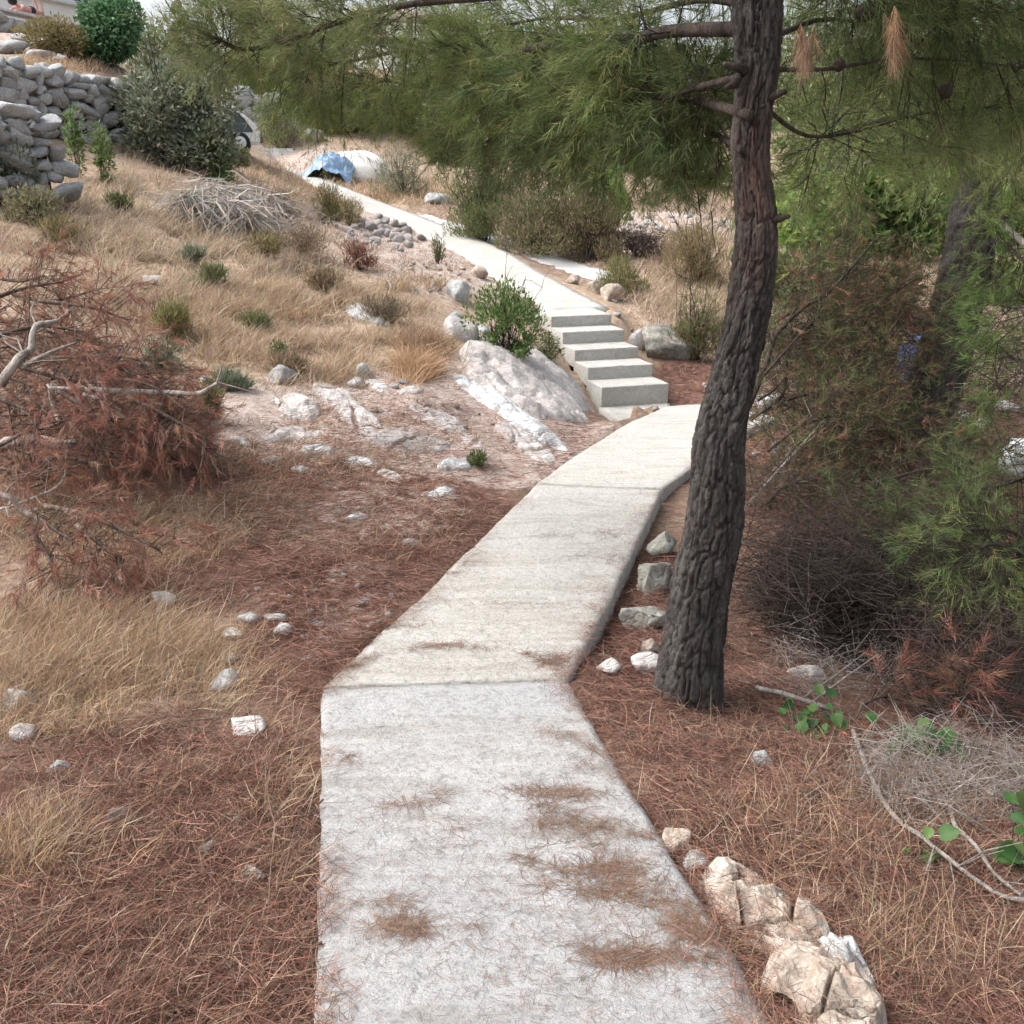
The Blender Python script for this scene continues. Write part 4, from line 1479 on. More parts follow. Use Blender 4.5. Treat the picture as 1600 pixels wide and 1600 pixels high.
# tarpaulin: a crumpled sheet over the left end of the heap
c2, z2 = at(518, 272)
u_, v_ = np.meshgrid(np.linspace(-1, 1, 40), np.linspace(-1, 1, 30))
tz = .78 * np.clip(1 - (u_ * .75 - .15) ** 2 - (v_ * .7) ** 2, .0, 1) + (fbm2(u_ * 3 + 5, v_ * 3, 5, 4) - .5) * .35 + (fbm2(u_ * 9, v_ * 9, 8, 2) - .5) * .1
tx, ty = u_ * .88 * (1 + .15 * noise2(v_ * 3, u_, 4)), v_ * .9
TV = np.stack([c2[0] + tx + ty * .15, c2[1] - .3 + ty, gz(c2[0] + tx, c2[1] - .3 + ty) + np.maximum(tz, .02)], -1).reshape(-1, 3)
ix = np.arange(30 * 40).reshape(30, 40)
fq = np.stack([ix[:-1, :-1], ix[:-1, 1:], ix[1:, 1:], ix[1:, :-1]], -1).reshape(-1, 4)
lowV = TV - [0, 0, .012]
tp = link('tarpaulin', mesh_data('tarpaulin', np.concatenate([TV, lowV]) - c2, [fq, fq[:, ::-1] + 1200], M['tarp']), None, tuple(c2))
tag(tp, 'crumpled blue tarpaulin thrown over the left end of the white sand heap', 'tarpaulin')


def crumple(name, lab, cat, c, size, mat, seed):
    V, Fc = ICO[4]
    V = V * (1 + noise3(V * 3.1 + seed, seed)[:, None] * .9 + noise3(V * 9 + seed, seed + 2)[:, None] * .35)
    V = V * np.array(size) * .5
    V[:, 2] += size[2] * .35
    o = link(name, mesh_data(name, V, [Fc], mat), None, tuple(c))
    return tag(o, lab, cat)


c, z = at(1438, 600)
crumple('plastic_sheet', 'crumpled blue plastic sheet behind the leaning pine trunk', 'plastic sheet', c, (.75, .5, .9), M['blue_plastic'], 5)
c, z = at(1588, 745)
crumple('plastic_bag', 'crumpled whitish plastic bag at the right edge of the photo', 'plastic bag', c, (.35, .3, .42), M['plastic'], 9)
# ------------------------------------------------------------------ pines
GREEN = [(.125, .175, .06), (.175, .225, .078), (.235, .28, .10), (.145, .20, .085), (.28, .30, .125)]
DARKG = [(.07, .11, .04), (.095, .135, .05), (.13, .165, .06), (.16, .18, .075)]
PALEG = [(.17, .2, .08), (.21, .23, .1), (.25, .26, .13), (.14, .18, .07)]
LIMEG = [(.10, .165, .045), (.13, .20, .055), (.17, .235, .075), (.08, .13, .04)]
RUST = [(.28, .135, .095), (.34, .175, .125), (.23, .105, .078), (.3, .185, .135), (.22, .135, .105)]
TAN = [(.36, .23, .14), (.32, .19, .115), (.4, .27, .18), (.28, .18, .12)]


def shoots(base, d, L, nn, nl, w, cols, droop=.25, spread=.75, tuft=.25):
    """sprays of needles: base, d (n,3), L (n,), nn needles each of length nl"""
    n = len(base)
    b = np.repeat(base, nn, 0)
    dd = np.repeat(d, nn, 0)
    LL = np.repeat(L, nn)
    t = RNG.uniform(tuft, 1, n * nn)
    p = b + dd * (LL * t)[:, None] + np.array([0, 0, -1.0]) * (droop * LL * t * t)[:, None] * .4
    k = RNG.uniform(.35, 1, n * nn)[:, None] * spread
    nd_ = unit(dd * (1 - k * .35) + perp(dd) * k + np.array([0, 0, -1.0]) * droop * RNG.uniform(.2, 1, n * nn)[:, None])
    V, fs = needles(p, nd_, nl * RNG.uniform(.65, 1.15, n * nn), w)
    ct = tints(cols, n, nn * 3, .3) * np.repeat(RNG.uniform(.85, 1.15, n * nn), 3)[:, None]
    return V, fs, ct


def along(pts, t):
    pts = np.asarray(pts)
    x = np.clip(t, 0, 1) * (len(pts) - 1)
    i = np.minimum(x.astype(int), len(pts) - 2)
    f = (x - i)[:, None]
    return pts[i] * (1 - f) + pts[i + 1] * f, unit(pts[i + 1] - pts[i])


def pine_branch(tree, root, pts, r0, r1, ntw, tlen, nsh, nn, nl, w, cols, droop=.5, t0=.2, up=.1, mat=None, name='branch', slen=.2, spread=.75, bark='twig', t1=1.0):
    """one limb with its twigs (one mesh) and its needles (a sub-part)"""
    pts = smooth_path(pts, 4)
    parts = [tube(pts, np.linspace(r0, r1, len(pts)), 7)]
    t = RNG.uniform(t0, t1, ntw)
    b, bd = along(pts, t)
    d = unit(bd * RNG.uniform(.1, .9, (ntw, 1)) + perp(bd) * RNG.uniform(.5, 1.1, (ntw, 1)) + np.array([0, 0, 1.0]) * (up - droop * RNG.uniform(.2, 1.1, ntw))[:, None])
    L = tlen * RNG.uniform(.45, 1.25, ntw)
    e = b + d * L[:, None] - np.array([0, 0, 1.0]) * (droop * L * .25)[:, None]
    parts.append(thin_sticks(b, e, np.clip(r1 * .9, .003, .007), .08))
    # side twigs
    k = 3
    bb = np.repeat(b, k, 0) + np.repeat(e - b, k, 0) * RNG.uniform(.25, .95, (ntw * k, 1))
    d2 = unit(np.repeat(d, k, 0) + perp(np.repeat(d, k, 0)) * RNG.uniform(.4, .9, (ntw * k, 1)) - np.array([0, 0, droop * .3]))
    L2 = np.repeat(L, k) * RNG.uniform(.25, .55, ntw * k)
    e2 = bb + d2 * L2[:, None]
    parts.append(thin_sticks(bb, e2, .0028, .1))
    V, fs, _ = merge(parts)
    br = obj(name, V, fs, M[bark], tree)
    if nn:
        sb = np.concatenate([b + (e - b) * RNG.uniform(.45, 1, (ntw, 1)) for _ in range(nsh)] + [bb + (e2 - bb) * RNG.uniform(.4, 1, (ntw * k, 1)) for _ in range(max(1, nsh // 2))] + [e, e2])
        sd = np.concatenate([d] * nsh + [d2] * max(1, nsh // 2) + [d, d2])
        sd = unit(sd + RNG.normal(size=sd.shape) * .55 - np.array([0, 0, droop * .12]))
        V, fs, ct = shoots(sb, sd, slen * RNG.uniform(.4, 1.1, len(sb)), nn, nl, w, cols, droop * .3, spread * 1.2)
        sub('needle_foliage', V, fs, M['needle'], br, root, tint=ct)
    return br


def trunk(name, pts, rads, parent, mat, sides=128, n=420, depth=.016, K=15, clen=.13, seed=0, tint_fn=None):
    """tapered trunk; the plates of its bark stand out from the furrows between them"""
    C = smooth_path(pts, 14)
    R = np.interp(np.linspace(0, 1, len(C)), np.linspace(0, 1, len(rads)), rads)
    t = np.linspace(0, 1, n)
    q = np.linspace(0, 1, len(C))
    C = np.stack([np.interp(t, q, C[:, i]) for i in range(3)], -1)
    R = np.interp(t, q, R)
    V, fs = tube(C, R, sides, False)
    V = V.reshape(n, sides, 3)
    ln = np.concatenate([[0], np.cumsum(np.linalg.norm(np.diff(C, axis=0), axis=1))])
    th = np.linspace(0, 2 * np.pi, sides, endpoint=False)
    A, H = np.meshgrid(th, ln)
    x, y = np.cos(A), np.sin(A)
    wob = (fbm2(x * 2.2 + H * 5, y * 2.2 + H * 3, seed, 3) - .5)
    wob2 = (fbm2(x * 2.5 - H * 4 + 3, y * 2.5 + H * 6, seed + 8, 3) - .5)
    e, hh = plates(A / (2 * np.pi) * K + wob * 1.9, H / clen + wob2 * 1.6 + x * .3, K, seed)
    e2, h2 = plates(A / (2 * np.pi) * K * 2 + wob * 2.4 + 4, H / clen * 2.6 + wob2 * 2, K * 2, seed + 31)
    up_ = H / ln[-1]
    soft = 1 - .45 * (tint_fn(up_) if tint_fn is not None else 0)
    fine = fbm2(x * 9 + H * 4, y * 9 + H * 26, seed + 4, 3) - .5
    big = fbm2(x * 1.2 + H * .9, y * 1.2 + H * 1.3, seed + 14, 2) - .5
    d = (sstep(0, .26, e) - 1) * depth + (hh - .5) * depth * .6 + (sstep(0, .3, e2) - 1) * depth * .35 + fine * depth * .5
    d = d * soft + big * .02
    V = V + unit(V - C[:, None]) * d[..., None]
    tt = np.zeros((n, sides, 3))
    if tint_fn is not None:
        tt[..., 0] = tint_fn(up_) * np.clip(.55 + (hh - .5) * .9, 0, 1)
    return obj(name, V.reshape(-1, 3), fs, mat, parent, tint=tt.reshape(-1, 3), smooth=True)


# the big pine beside the path
tb, _ = at(1076, 1098)
bz = float((tb - CAM) @ FW)
base_y = tb[1]


def trunk_pt(px, py, dy=0):
    """a point on the upright plane through the tree's foot"""
    d = P(px, py, 1.0) - CAM
    return CAM + d * ((base_y + dy) / d[1])


TP = [(1074, 1125), (1075, 1095), (1084, 1000), (1098, 900), (1112, 840), (1120, 760), (1124, 690), (1138, 620), (1154, 550), (1170, 470), (1180, 400), (1182, 330), (1173, 250), (1177, 170), (1185, 100), (1184, 30), (1182, -60), (1176, -160)]
TWID = [150, 118, 99, 97, 95, 90, 85, 80, 76, 74, 72, 68, 64, 68, 74, 84, 78, 70]
tpts = [trunk_pt(*p) for p in TP]
trad = [.95 * w / 2 * float((q - CAM) @ FW) / F for w, q in zip(TWID, tpts)]
pine = thing('pine_tree', 'big leaning pine with dark furrowed trunk right beside the footpath', 'tree', tb)
trunk('trunk', tpts, trad, pine, M['bark'], 128, 480, .0155, 19, .16, 3, lambda h: sstep(.52, .68, h) * (1 - sstep(.78, .85, h)) * .5)
V, fs, _ = merge([tube(smooth_path([tpts[-1], tpts[-1] + [-.1, .2, 1.0], tpts[-1] + [.1, .3, 2.4], tpts[-1] + [0, .4, 4.2]], 4), [trad[-1], .08, .06, .05, .04, .035, .03, .03, .025, .02, .016, .012, .006], 9)])
obj('upper_trunk', V, fs, M['bark'], pine)

tq = lambda px, py, z: P(px, py, z)
B = lambda *p: [P(*q) for q in p]
TZ = float((trunk_pt(1180, 60) - CAM) @ FW)
# limbs to the left, over the path (pixel, pixel, depth)
LIMBS = [
    # pts, r0, r1, twigs, twig length, shoots, droop, t0, palette
    (B((1170, 45, TZ), (1040, 50, TZ + .3), (960, 72, TZ + .7), (860, 72, TZ + 1.1), (760, 90, TZ + 1.5), (640, 78, TZ + 1.9), (520, 100, TZ + 2.1), (440, 88, TZ + 2.2)), .036, .006, 100, .34, 5, .32, .12, GREEN),
    (B((1185, -60, TZ), (1000, -40, TZ + .2), (800, -8, TZ + .8), (600, 14, TZ + 1.2), (400, 76, TZ + 1.6), (340, 60, TZ + 1.65), (285, 38, TZ + 1.7), (258, 0, TZ + 1.7)), .03, .004, 60, .2, 3, .15, .38, PALEG),  # paler green: light caught on the needle tips is put into the colour
    (B((1172, 180, TZ), (1050, 150, TZ + .6), (900, 160, TZ + 1.3), (740, 150, TZ + 2.1), (600, 125, TZ + 2.6), (470, 100, TZ + 2.9)), .028, .005, 105, .32, 5, .3, .15, GREEN),
    (B((1160, 120, TZ), (1080, 140, TZ + .3), (990, 170, TZ + .8), (890, 190, TZ + 1.3), (780, 200, TZ + 1.8)), .02, .004, 56, .28, 5, .35, .15, DARKG),
    (B((1160, 235, TZ), (1100, 205, TZ + .9), (1000, 205, TZ + 1.7), (900, 190, TZ + 2.4)), .018, .004, 38, .28, 4, .35, .1, GREEN),
    (B((1185, 10, TZ), (1090, 0, TZ + .5), (960, 30, TZ + 1.1), (840, 30, TZ + 1.6), (700, 60, TZ + 2.2)), .024, .004, 46, .36, 4, .45, .1, GREEN),
    # to the right
    (B((1190, 108, TZ), (1290, 108, TZ + .15), (1400, 92, TZ + .45), (1520, 96, TZ + .8), (1640, 112, TZ + 1.2)), .012, .004, 24, .3, 3, .4, .5, GREEN),
    (B((1190, 165, TZ), (1260, 212, TZ + .4), (1340, 205, TZ + .7), (1440, 178, TZ + 1.0), (1560, 165, TZ + 1.4)), .012, .003, 24, .28, 3, .5, .3, GREEN),
    (B((1200, 0, TZ), (1340, -30, TZ + .4), (1450, 5, TZ + .9), (1560, 30, TZ + 1.4), (1680, 40, TZ + 1.8)), .02, .004, 60, .42, 4, .5, .2, DARKG),
    (B((1200, -70, TZ), (1330, -60, TZ + .2), (1480, -40, TZ + .5), (1640, -10, TZ + .8)), .02, .004, 55, .4, 4, .5, .2, DARKG),
    (B((1200, 60, TZ), (1300, 30, TZ + .9), (1420, 60, TZ + 1.6), (1540, 120, TZ + 2.2), (1640, 200, TZ + 2.6)), .016, .004, 44, .4, 4, .5, .3, GREEN),
]
for pts, r0, r1, ntw, tl, nsh, dr, t0, pal in LIMBS:
    pine_branch(pine, pine, pts, r0 * .8, r1, int(ntw * 1.25), tl, nsh + 1, 18, .085, .0032, pal, dr, t0, t1=.72 if pal is PALEG else 1.0)
# the crown above the frame, which shades the ground and the path
for k in range(13):
    h = .5 + k * .27
    az_ = k * 2.4 + .4
    o_ = tpts[-1] + np.array([0, .1, h])
    R_ = 2.6 - .11 * k
    e_ = np.array([math.cos(az_), math.sin(az_), 0])
    if e_[1] < -.2:
        R_ *= .75
    pine_branch(pine, pine, [o_, o_ + e_ * R_ * .35 + [0, 0, .15], o_ + e_ * R_ * .7 + [0, 0, .22], o_ + e_ * R_ + [0, 0, .15]], .03, .006, 62, .55, 2, 7, .12, .0085, GREEN, .1, .15, slen=.3)
# bare drooping twiglets of the pine
a = []
bq = []
for (x0, y0, x1, y1, z) in [(1250, 118, 1262, 165, .1), (1284, 112, 1290, 140, .1), (1290, 140, 1285, 170, .1), (1285, 170, 1297, 205, .1), (1318, 112, 1310, 170, .1), (1415, 110, 1400, 190, .4), (1420, 112, 1460, 160, .4),
                            (1460, 160, 1474, 212, .5), (1100, 200, 1085, 290, .5), (1120, 240, 1108, 340, .4), (1090, 300, 1098, 380, .7), (1112, 330, 1120, 400, .6), (1450, 290, 1418, 375, .9), (1418, 375, 1412, 400, .9), (1470, 300, 1442, 350, .9)]:
    a.append(P(x0, y0, TZ + z))
    bq.append(P(x1, y1, TZ + z + .1))
V, fs = thin_sticks(np.array(a), np.array(bq), .0035, .05)
kind(obj('bare_twigs', V, fs, M['twig'], pine), 'stuff')
# stubs on the trunk
for (x, y, dx, dy, L) in [(1165, 110, -.6, .1, .16), (1195, 155, .7, .25, .1), (1205, 345, .6, .2, .1), (1150, 130, -.5, -.2, .09)]:
    p = trunk_pt(x, y, -.05)
    V, fs = tube([p, p + np.array([dx, -.4, dy]) * L], [.02, .008], 7)
    obj('branch_stub', V, fs, M['twig'], pine)
# two brown dry tufts hanging at the right of the trunk
for (x0, y0, x1, y1) in [(1258, 42, 1264, 105), (1396, 22, 1394, 100)]:
    p0, p1 = P(x0, y0 - 10, TZ - .3), P(x1, y1, TZ - .3)
    n = 10
    sb = p0 + (p1 - p0) * RNG.uniform(0, .45, (n, 1)) + RNG.normal(size=(n, 3)) * .012
    sd = unit(np.tile(p1 - p0, (n, 1)) + RNG.normal(size=(n, 3)) * .05)
    V, fs, ct = shoots(sb, sd, np.full(n, .07), 30, .11, .0020, TAN, 1.0, .75, .0)
    obj('dry_needle_tuft', V, fs, M['dry'], pine, tint=ct)


def cone_mesh(L, W, seed):
    V, Fc = ICO[3]
    V = V.copy()
    th = np.arctan2(V[:, 1], V[:, 0])
    ph = V[:, 2]
    s = np.sin(th * 8 + ph * 9) * np.sin(ph * 13 + th * 3)
    V = V * (1 + .10 * s)[:, None]
    V[:, :2] *= (1.0 - .35 * np.clip(ph, 0, 1))[:, None]
    return V * np.array([W, W, L]) * .5, Fc


for k, (x, y, w, h, dz, tilt) in enumerate([(1312, 101, 20, 22, .15, 1.2), (1352, 18, 30, 30, .3, .4), (276, 10, 16, 22, 1.7, .6), (283, 32, 15, 18, 1.7, .3), (272, 46, 12, 20, 1.7, .1), (1062, 78, 20, 18, .4, 1.2), (1442, 252, 9, 9, 1.0, 0), (1478, 142, 22, 22, .6, .5)]):
    c = P(x, y, TZ + dz)
    V, Fc = cone_mesh(h * (TZ + dz) / F, w * (TZ + dz) / F, k)
    obj('cone', V @ rot(k * 1.1, tilt).T + c, [Fc], M['cone'], pine, smooth=True)

# the second, leaning pine further right
lb, lz = at(1436, 694)
lean = [P(1432, 712, lz), P(1440, 690, lz), P(1455, 630, lz - .05), P(1474, 560, lz - .1), P(1494, 480, lz - .15), P(1512, 400, lz - .2), P(1524, 330, lz - .2), P(1536, 255, lz - .2), P(1556, 160, lz - .1), P(1580, 60, lz), P(1600, -60, lz + .2), P(1615, -180, lz + .3)]
pine2 = thing('pine_tree', 'second pine with dark trunk leaning right, behind the twigs at the right', 'tree', lb)
trunk('trunk', lean, [.34 * lz / 10, .31 * lz / 10, .28 * lz / 10, .27 * lz / 10, .26 * lz / 10, .25 * lz / 10, .24 * lz / 10, .22 * lz / 10, .19 * lz / 10, .17 * lz / 10, .14 * lz / 10, .12 * lz / 10], pine2, M['bark'], 80, 240, .028, 13, .25, 9)
for pts, ntw, pal, dr in [
    (B((1520, 330, lz), (1570, 340, lz - .6), (1640, 345, lz - 1.2)), 18, GREEN, .6),
    (B((1540, 220, lz), (1450, 180, lz - 1.0), (1330, 200, lz - 1.8), (1240, 240, lz - 2.4)), 30, GREEN, .45),
    (B((1550, 180, lz), (1620, 160, lz - 1.0), (1700, 170, lz - 2.0)), 45, DARKG, .5),
    (B((1535, 250, lz), (1440, 240, lz + .8), (1330, 260, lz + 1.6), (1240, 270, lz + 2.0)), 26, GREEN, .4),
    (B((1570, 100, lz), (1440, 60, lz - .6), (1300, 70, lz - 1.0), (1220, 100, lz - 1.2)), 50, DARKG, .5),
    (B((1570, 110, lz), (1640, 80, lz - 1.2), (1720, 90, lz - 2)), 45, DARKG, .5),
    (B((1585, 40, lz), (1480, 0, lz + 1), (1350, 10, lz + 1.6), (1230, 30, lz + 2)), 50, GREEN, .5),
    (B((1560, 140, lz), (1480, 130, lz + .6), (1400, 140, lz + 1.2), (1300, 140, lz + 2)), 45, GREEN, .45),
]:
    pine_branch(pine2, pine2, pts, .035, .008, ntw, .75, 4, 12, .10, .0062, pal, dr, .08, slen=.28)
for k in range(9):  # unseen upper limbs above the frame, added to shade the right side
    o_ = lean[-1] + np.array([.05 * k, 0, -.3 + k * .4])
    az_ = k * 2.4
    e_ = np.array([math.cos(az_), math.sin(az_), 0])
    R_ = 3.2 - .2 * k
    pine_branch(pine2, pine2, [o_, o_ + e_ * R_ * .35 + [0, 0, .15], o_ + e_ * R_ * .7 + [0, 0, .22], o_ + e_ * R_ + [0, 0, .1]], .035, .008, 46, .7, 2, 6, .15, .013, GREEN, .1, .15, slen=.35)
V, fs = tube(smooth_path(B((1520, 300, lz), (1555, 340, lz - .3), (1600, 380, lz - .8), (1650, 420, lz - 1.2)), 4), np.linspace(.05, .02, 13), 7)
obj('branch', V, fs, M['dead_wood'], pine2)
V, fs = tube(smooth_path(B((1530, 438, lz - .2), (1560, 432, lz - .4), (1610, 436, lz - .7)), 3), np.linspace(.03, .012, 7), 6)
obj('branch', V, fs, M['twig'], pine2)

# young pine that reaches in from the right edge, near
yb, yz = at(1612, 960)
young = thing('young_pine', 'young green pine at the right edge with low drooping boughs', 'tree', yb)
yt = [yb, P(1606, 900, yz - .2), P(1600, 860, yz - .3), P(1612, 760, yz - .4), P(1622, 600, yz - .5), P(1632, 420, yz - .6)]
V, fs = tube(smooth_path(yt, 4), np.linspace(.06, .02, 21), 9)
obj('trunk', V, fs, M['twig'], young)
for pts, ntw, pal in [
    (B((1606, 850, yz - .3), (1575, 828, yz - .3), (1500, 824, yz - .2), (1445, 790, yz)), 26, DARKG),
    (B((1604, 900, yz - .3), (1540, 880, yz - .2), (1450, 860, yz + .2), (1360, 850, yz + .5)), 40, DARKG),
    (B((1606, 870, yz - .3), (1560, 850, yz - .8), (1520, 860, yz - 1.1)), 22, GREEN),
    (B((1614, 740, yz - .4), (1560, 760, yz), (1500, 770, yz + .4)), 26, DARKG),
    (B((1620, 600, yz - .5), (1585, 560, yz), (1560, 560, yz + .4)), 14, LIMEG),
    (B((1625, 520, yz - .5), (1590, 480, yz - .1), (1570, 490, yz + .4)), 14, LIMEG),
    (B((1630, 440, yz - .5), (1590, 400, yz - .1), (1565, 390, yz + .4)), 14, LIMEG),
]:
    pine_branch(young, young, pts, .014, .004, ntw, .36, 3, 14, .085, .0042, pal, .45, .15)

# ------------------------------------------------------------------ shrubs
OLIVE = [(.14, .165, .07), (.185, .205, .09), (.11, .135, .06), (.22, .22, .11)]
GREYG = [(.18, .21, .14), (.24, .27, .19), (.13, .16, .10), (.32, .34, .26), (.1, .13, .08)]
FRESH = [(.12, .19, .06), (.16, .24, .08), (.08, .14, .045), (.2, .26, .1)]
EMER = [(.09, .2, .09), (.13, .26, .13), (.07, .15, .065), (.18, .3, .17)]
YELG = [(.25, .22, .09), (.3, .25, .12), (.18, .18, .075), (.22, .17, .09)]
BROWN = [(.24, .17, .11), (.3, .22, .15), (.17, .13, .08), (.2, .16, .09)]
BRIGHT = [(.24, .38, .07), (.3, .45, .1), (.18, .32, .06), (.2, .3, .08)]


def shrub(name, lab, px, py, w, h, pal, n, ll, lw, seed=0, dp=.8, stems=9, upright=.3, cat='shrub', group=None, lumps=7, stem_mat='twig', lift=.0, needle=False, z=None, sparse=.0):
    """px, py: foot; w, h in photograph pixels"""
    c, zz = at(px, py)
    if z is not None:
        c, zz = P(px, py, z), z
        c[2] = gz(c[0], c[1])
    W, H = w * zz / F, h * zz / F / math.cos(PITCH)
    t = thing(name, lab, cat, c, group)
    # clumps inside the outline
    q = RNG.normal(size=(lumps, 3))
    q = unit(q) * RNG.uniform(.25, .75, (lumps, 1))
    lc = q * np.array([W / 2, W / 2 * dp, H * .40]) + [0, 0, H * (.50 + lift)]
    lr = RNG.uniform(.26, .46, lumps)
    if cat != 'sapling':
        low_ = max(4, lumps // 2)
        an = RNG.uniform(0, 2 * np.pi, low_)
        rl = RNG.uniform(.1, .42, low_)
        lc = np.concatenate([lc, np.stack([np.cos(an) * rl * W, np.sin(an) * rl * W * dp, RNG.uniform(.1, .25, low_) * H], -1)])
        lr = np.concatenate([lr, RNG.uniform(.2, .34, low_)])
        lumps += low_
    i = RNG.integers(0, lumps, n)
    d = randdir(n)
    rr = RNG.uniform(.45, 1.05, n) ** .6
    p = lc[i] + d * rr[:, None] * lr[i][:, None] * np.array([W, W * dp, H]) * .8
    p[:, 2] = np.maximum(p[:, 2], .02 * H + RNG.uniform(0, .1, n) * H)
    if sparse:
        keep = fbm2(p[:, 0] * 5 / W + 3, p[:, 2] * 5 / H + seed, seed, 2) > sparse
        p, d = p[keep], d[keep]
        n = len(p)
    ld = unit(d + RNG.normal(size=(n, 3)) * .6 + np.array([0, 0, upright * 2]))
    if needle:
        V, fs = blades(p, ld, ll * RNG.uniform(.6, 1.3, n), lw, RNG.normal(size=(n, 3)) * .3)
        ct = tints(pal, n, 5, .3)
    else:
        V, fs = leaves(p, ld, perp(ld), ll * RNG.uniform(.6, 1.3, n), lw * RNG.uniform(.7, 1.2, n))
        ct = tints(pal, n, 4, .3)
    # stems from the foot into every clump
    b = np.zeros((stems + lumps, 3))
    b[:, :2] = RNG.normal(size=(stems + lumps, 2)) * .05 * W
    b[:, 2] = -.05
    e = np.concatenate([lc, (RNG.normal(size=(stems, 3)) * .2 + [0, 0, .85]) * np.array([W, W * dp, H])])
    st = [thin_sticks(b, e, max(.006, W * .008), .12)]
    k = 6
    ee = np.repeat(e, k, 0)
    bb = np.repeat(b, k, 0) + (ee - np.repeat(b, k, 0)) * RNG.uniform(.4, 1, (len(ee), 1))
    st.append(thin_sticks(bb, bb + (randdir(len(ee)) + [0, 0, .5]) * np.array([W, W * dp, H]) * .17, max(.004, W * .004), .15))
    SV, sf, _ = merge(st)
    obj('stems', SV + c, sf, M[stem_mat], t)
    obj('foliage', V + c, fs, M['leaf'], t, tint=ct)
    return t


shrub('shrub', 'large round grey green shrub in front of the dry stone wall', 288, 264, 172, 172, GREYG, 12000, .125, .055, 1, .8, 8, .15, lumps=14)
shrub('shrub', 'bright emerald bush against the white house wall, upper left', 172, 112, 116, 106, EMER, 7000, .14, .075, 2, .8, 8, .1, lumps=9, z=25.5)
shrub('shrub', 'loose grey green tree behind the big round shrub', 262, 118, 130, 125, GREYG + PALEG, 6000, .16, .06, 41, .8, 9, .2, lumps=12, sparse=.3, z=29)
shrub('shrub', 'brownish yellow scrub between the terrace rocks and the emerald bush', 100, 112, 95, 56, YELG, 4200, .12, .04, 3, .8, 10, .3, z=25)
shrub('shrub', 'lime green young bush above the boulder wall', 392, 138, 90, 90, BRIGHT, 4500, .34, .06, 4, .8, 8, .8, needle=True, z=45.5)
shrub('shrub', 'dark olive tree crown behind the lime green bush', 372, 75, 125, 150, DARKG, 6000, .22, .11, 5, .8, 6, .2, z=49, lift=.1)
shrub('shrub', 'green shrub at the right flank of the big grey green shrub', 340, 258, 50, 85, FRESH, 2000, .1, .04, 6, .8, 8, .2, z=20)
shrub('shrub', 'small rusty green shrub at the right foot of the big grey shrub', 358, 262, 62, 42, OLIVE, 1800, .08, .03, 7, .8, 8, .4)
shrub('sapling', 'left thin green sapling between the two stone walls', 124, 278, 34, 112, FRESH, 420, .10, .045, 8, .8, 4, .2, 'sapling', lumps=5, sparse=.3)
shrub('sapling', 'right thin green sapling between the two stone walls', 160, 290, 44, 90, FRESH, 420, .10, .045, 9, .8, 4, .2, 'sapling', lumps=5, sparse=.3)
shrub('shrub', 'grey green bush growing against the broken wall end', 20, 318, 95, 100, GREYG, 4500, .07, .03, 10, .7, 10, .3)
shrub('shrub', 'pale yellow green herb patch under the broken wall end', 60, 350, 110, 52, [(.28, .26, .15), (.35, .32, .2), (.2, .21, .12)], 2200, .06, .02, 11, .6, 12, .5)
shrub('shrub', 'fresh green bush left of the concrete steps', 790, 562, 116, 112, FRESH, 6500, .066, .027, 12, .9, 16, .6, lumps=14, sparse=.34)
shrub('shrub', 'small dark green sprig at the left foot of the steps bush', 858, 560, 40, 42, DARKG, 600, .05, .02, 13, .9, 5, .4)
shrub('shrub', 'dark heather bush with brownish top, first right of the upper path', 752, 374, 140, 118, OLIVE, 9000, .11, .02, 14, .8, 16, .9, needle=True)
shrub('shrub', 'broad greyish heather bush in the middle of the heather row', 842, 400, 170, 140, OLIVE + BROWN[:2], 10000, .11, .02, 15, .8, 16, .9, needle=True)
shrub('shrub', 'brown heather bush at the right end of the heather row', 922, 406, 115, 115, BROWN + OLIVE[:2], 7000, .11, .02, 16, .8, 14, .9, needle=True)
shrub('shrub', 'bright lime broom behind the heather row', 948, 362, 100, 95, BRIGHT, 4500, .17, .02, 17, .8, 10, .8, needle=True)
shrub('shrub', 'rounded tan and green heath clump right of the gravel track', 968, 462, 82, 58, OLIVE[:2] + YELG[:2], 3200, .085, .011, 18, .8, 12, 1.0, needle=True)
shrub('shrub', 'long dark grey dead heather under the white scree', 1000, 400, 150, 38, [(.13, .1, .09), (.18, .14, .12), (.1, .085, .075)], 3000, .10, .012, 19, .6, 16, .6, needle=True)
shrub('shrub', 'tall tan and olive grass bush left of the pine trunk', 1092, 452, 110, 105, YELG + BROWN[:2], 4200, .13, .012, 20, .7, 14, 1.1, needle=True)
shrub('shrub', 'dense olive bush close left of the pine trunk, beside the steps', 1085, 560, 105, 120, OLIVE + BROWN[:2], 4200, .10, .012, 21, .7, 14, .9, needle=True)
shrub('shrub', 'grey dead plant cluster under the drooping pine near the sand heap', 635, 304, 95, 68, [(.3, .29, .22), (.22, .23, .15), (.16, .19, .1)], 2600, .15, .014, 22, .7, 10, .8, needle=True)
shrub('shrub', 'yellow green upright shrub at the left edge of the upper path', 515, 350, 48, 58, YELG + OLIVE[:1], 1600, .11, .014, 23, .8, 10, 1.1, needle=True)
shrub('shrub', 'yellowish tussock right of the upright shrub by the upper path', 545, 352, 46, 38, YELG, 1200, .1, .013, 24, .8, 8, .9, needle=True)
shrub('shrub', 'yellow green heath tuft above the brush pile', 262, 530, 72, 62, YELG[:3] + OLIVE[:1], 2000, .09, .008, 25, .8, 10, 1.1, needle=True)
shrub('shrub', 'grey green low heath below the yellow green tuft', 258, 575, 66, 42, GREYG[:3] + OLIVE[:1], 1600, .06, .008, 26, .8, 10, .8, needle=True)
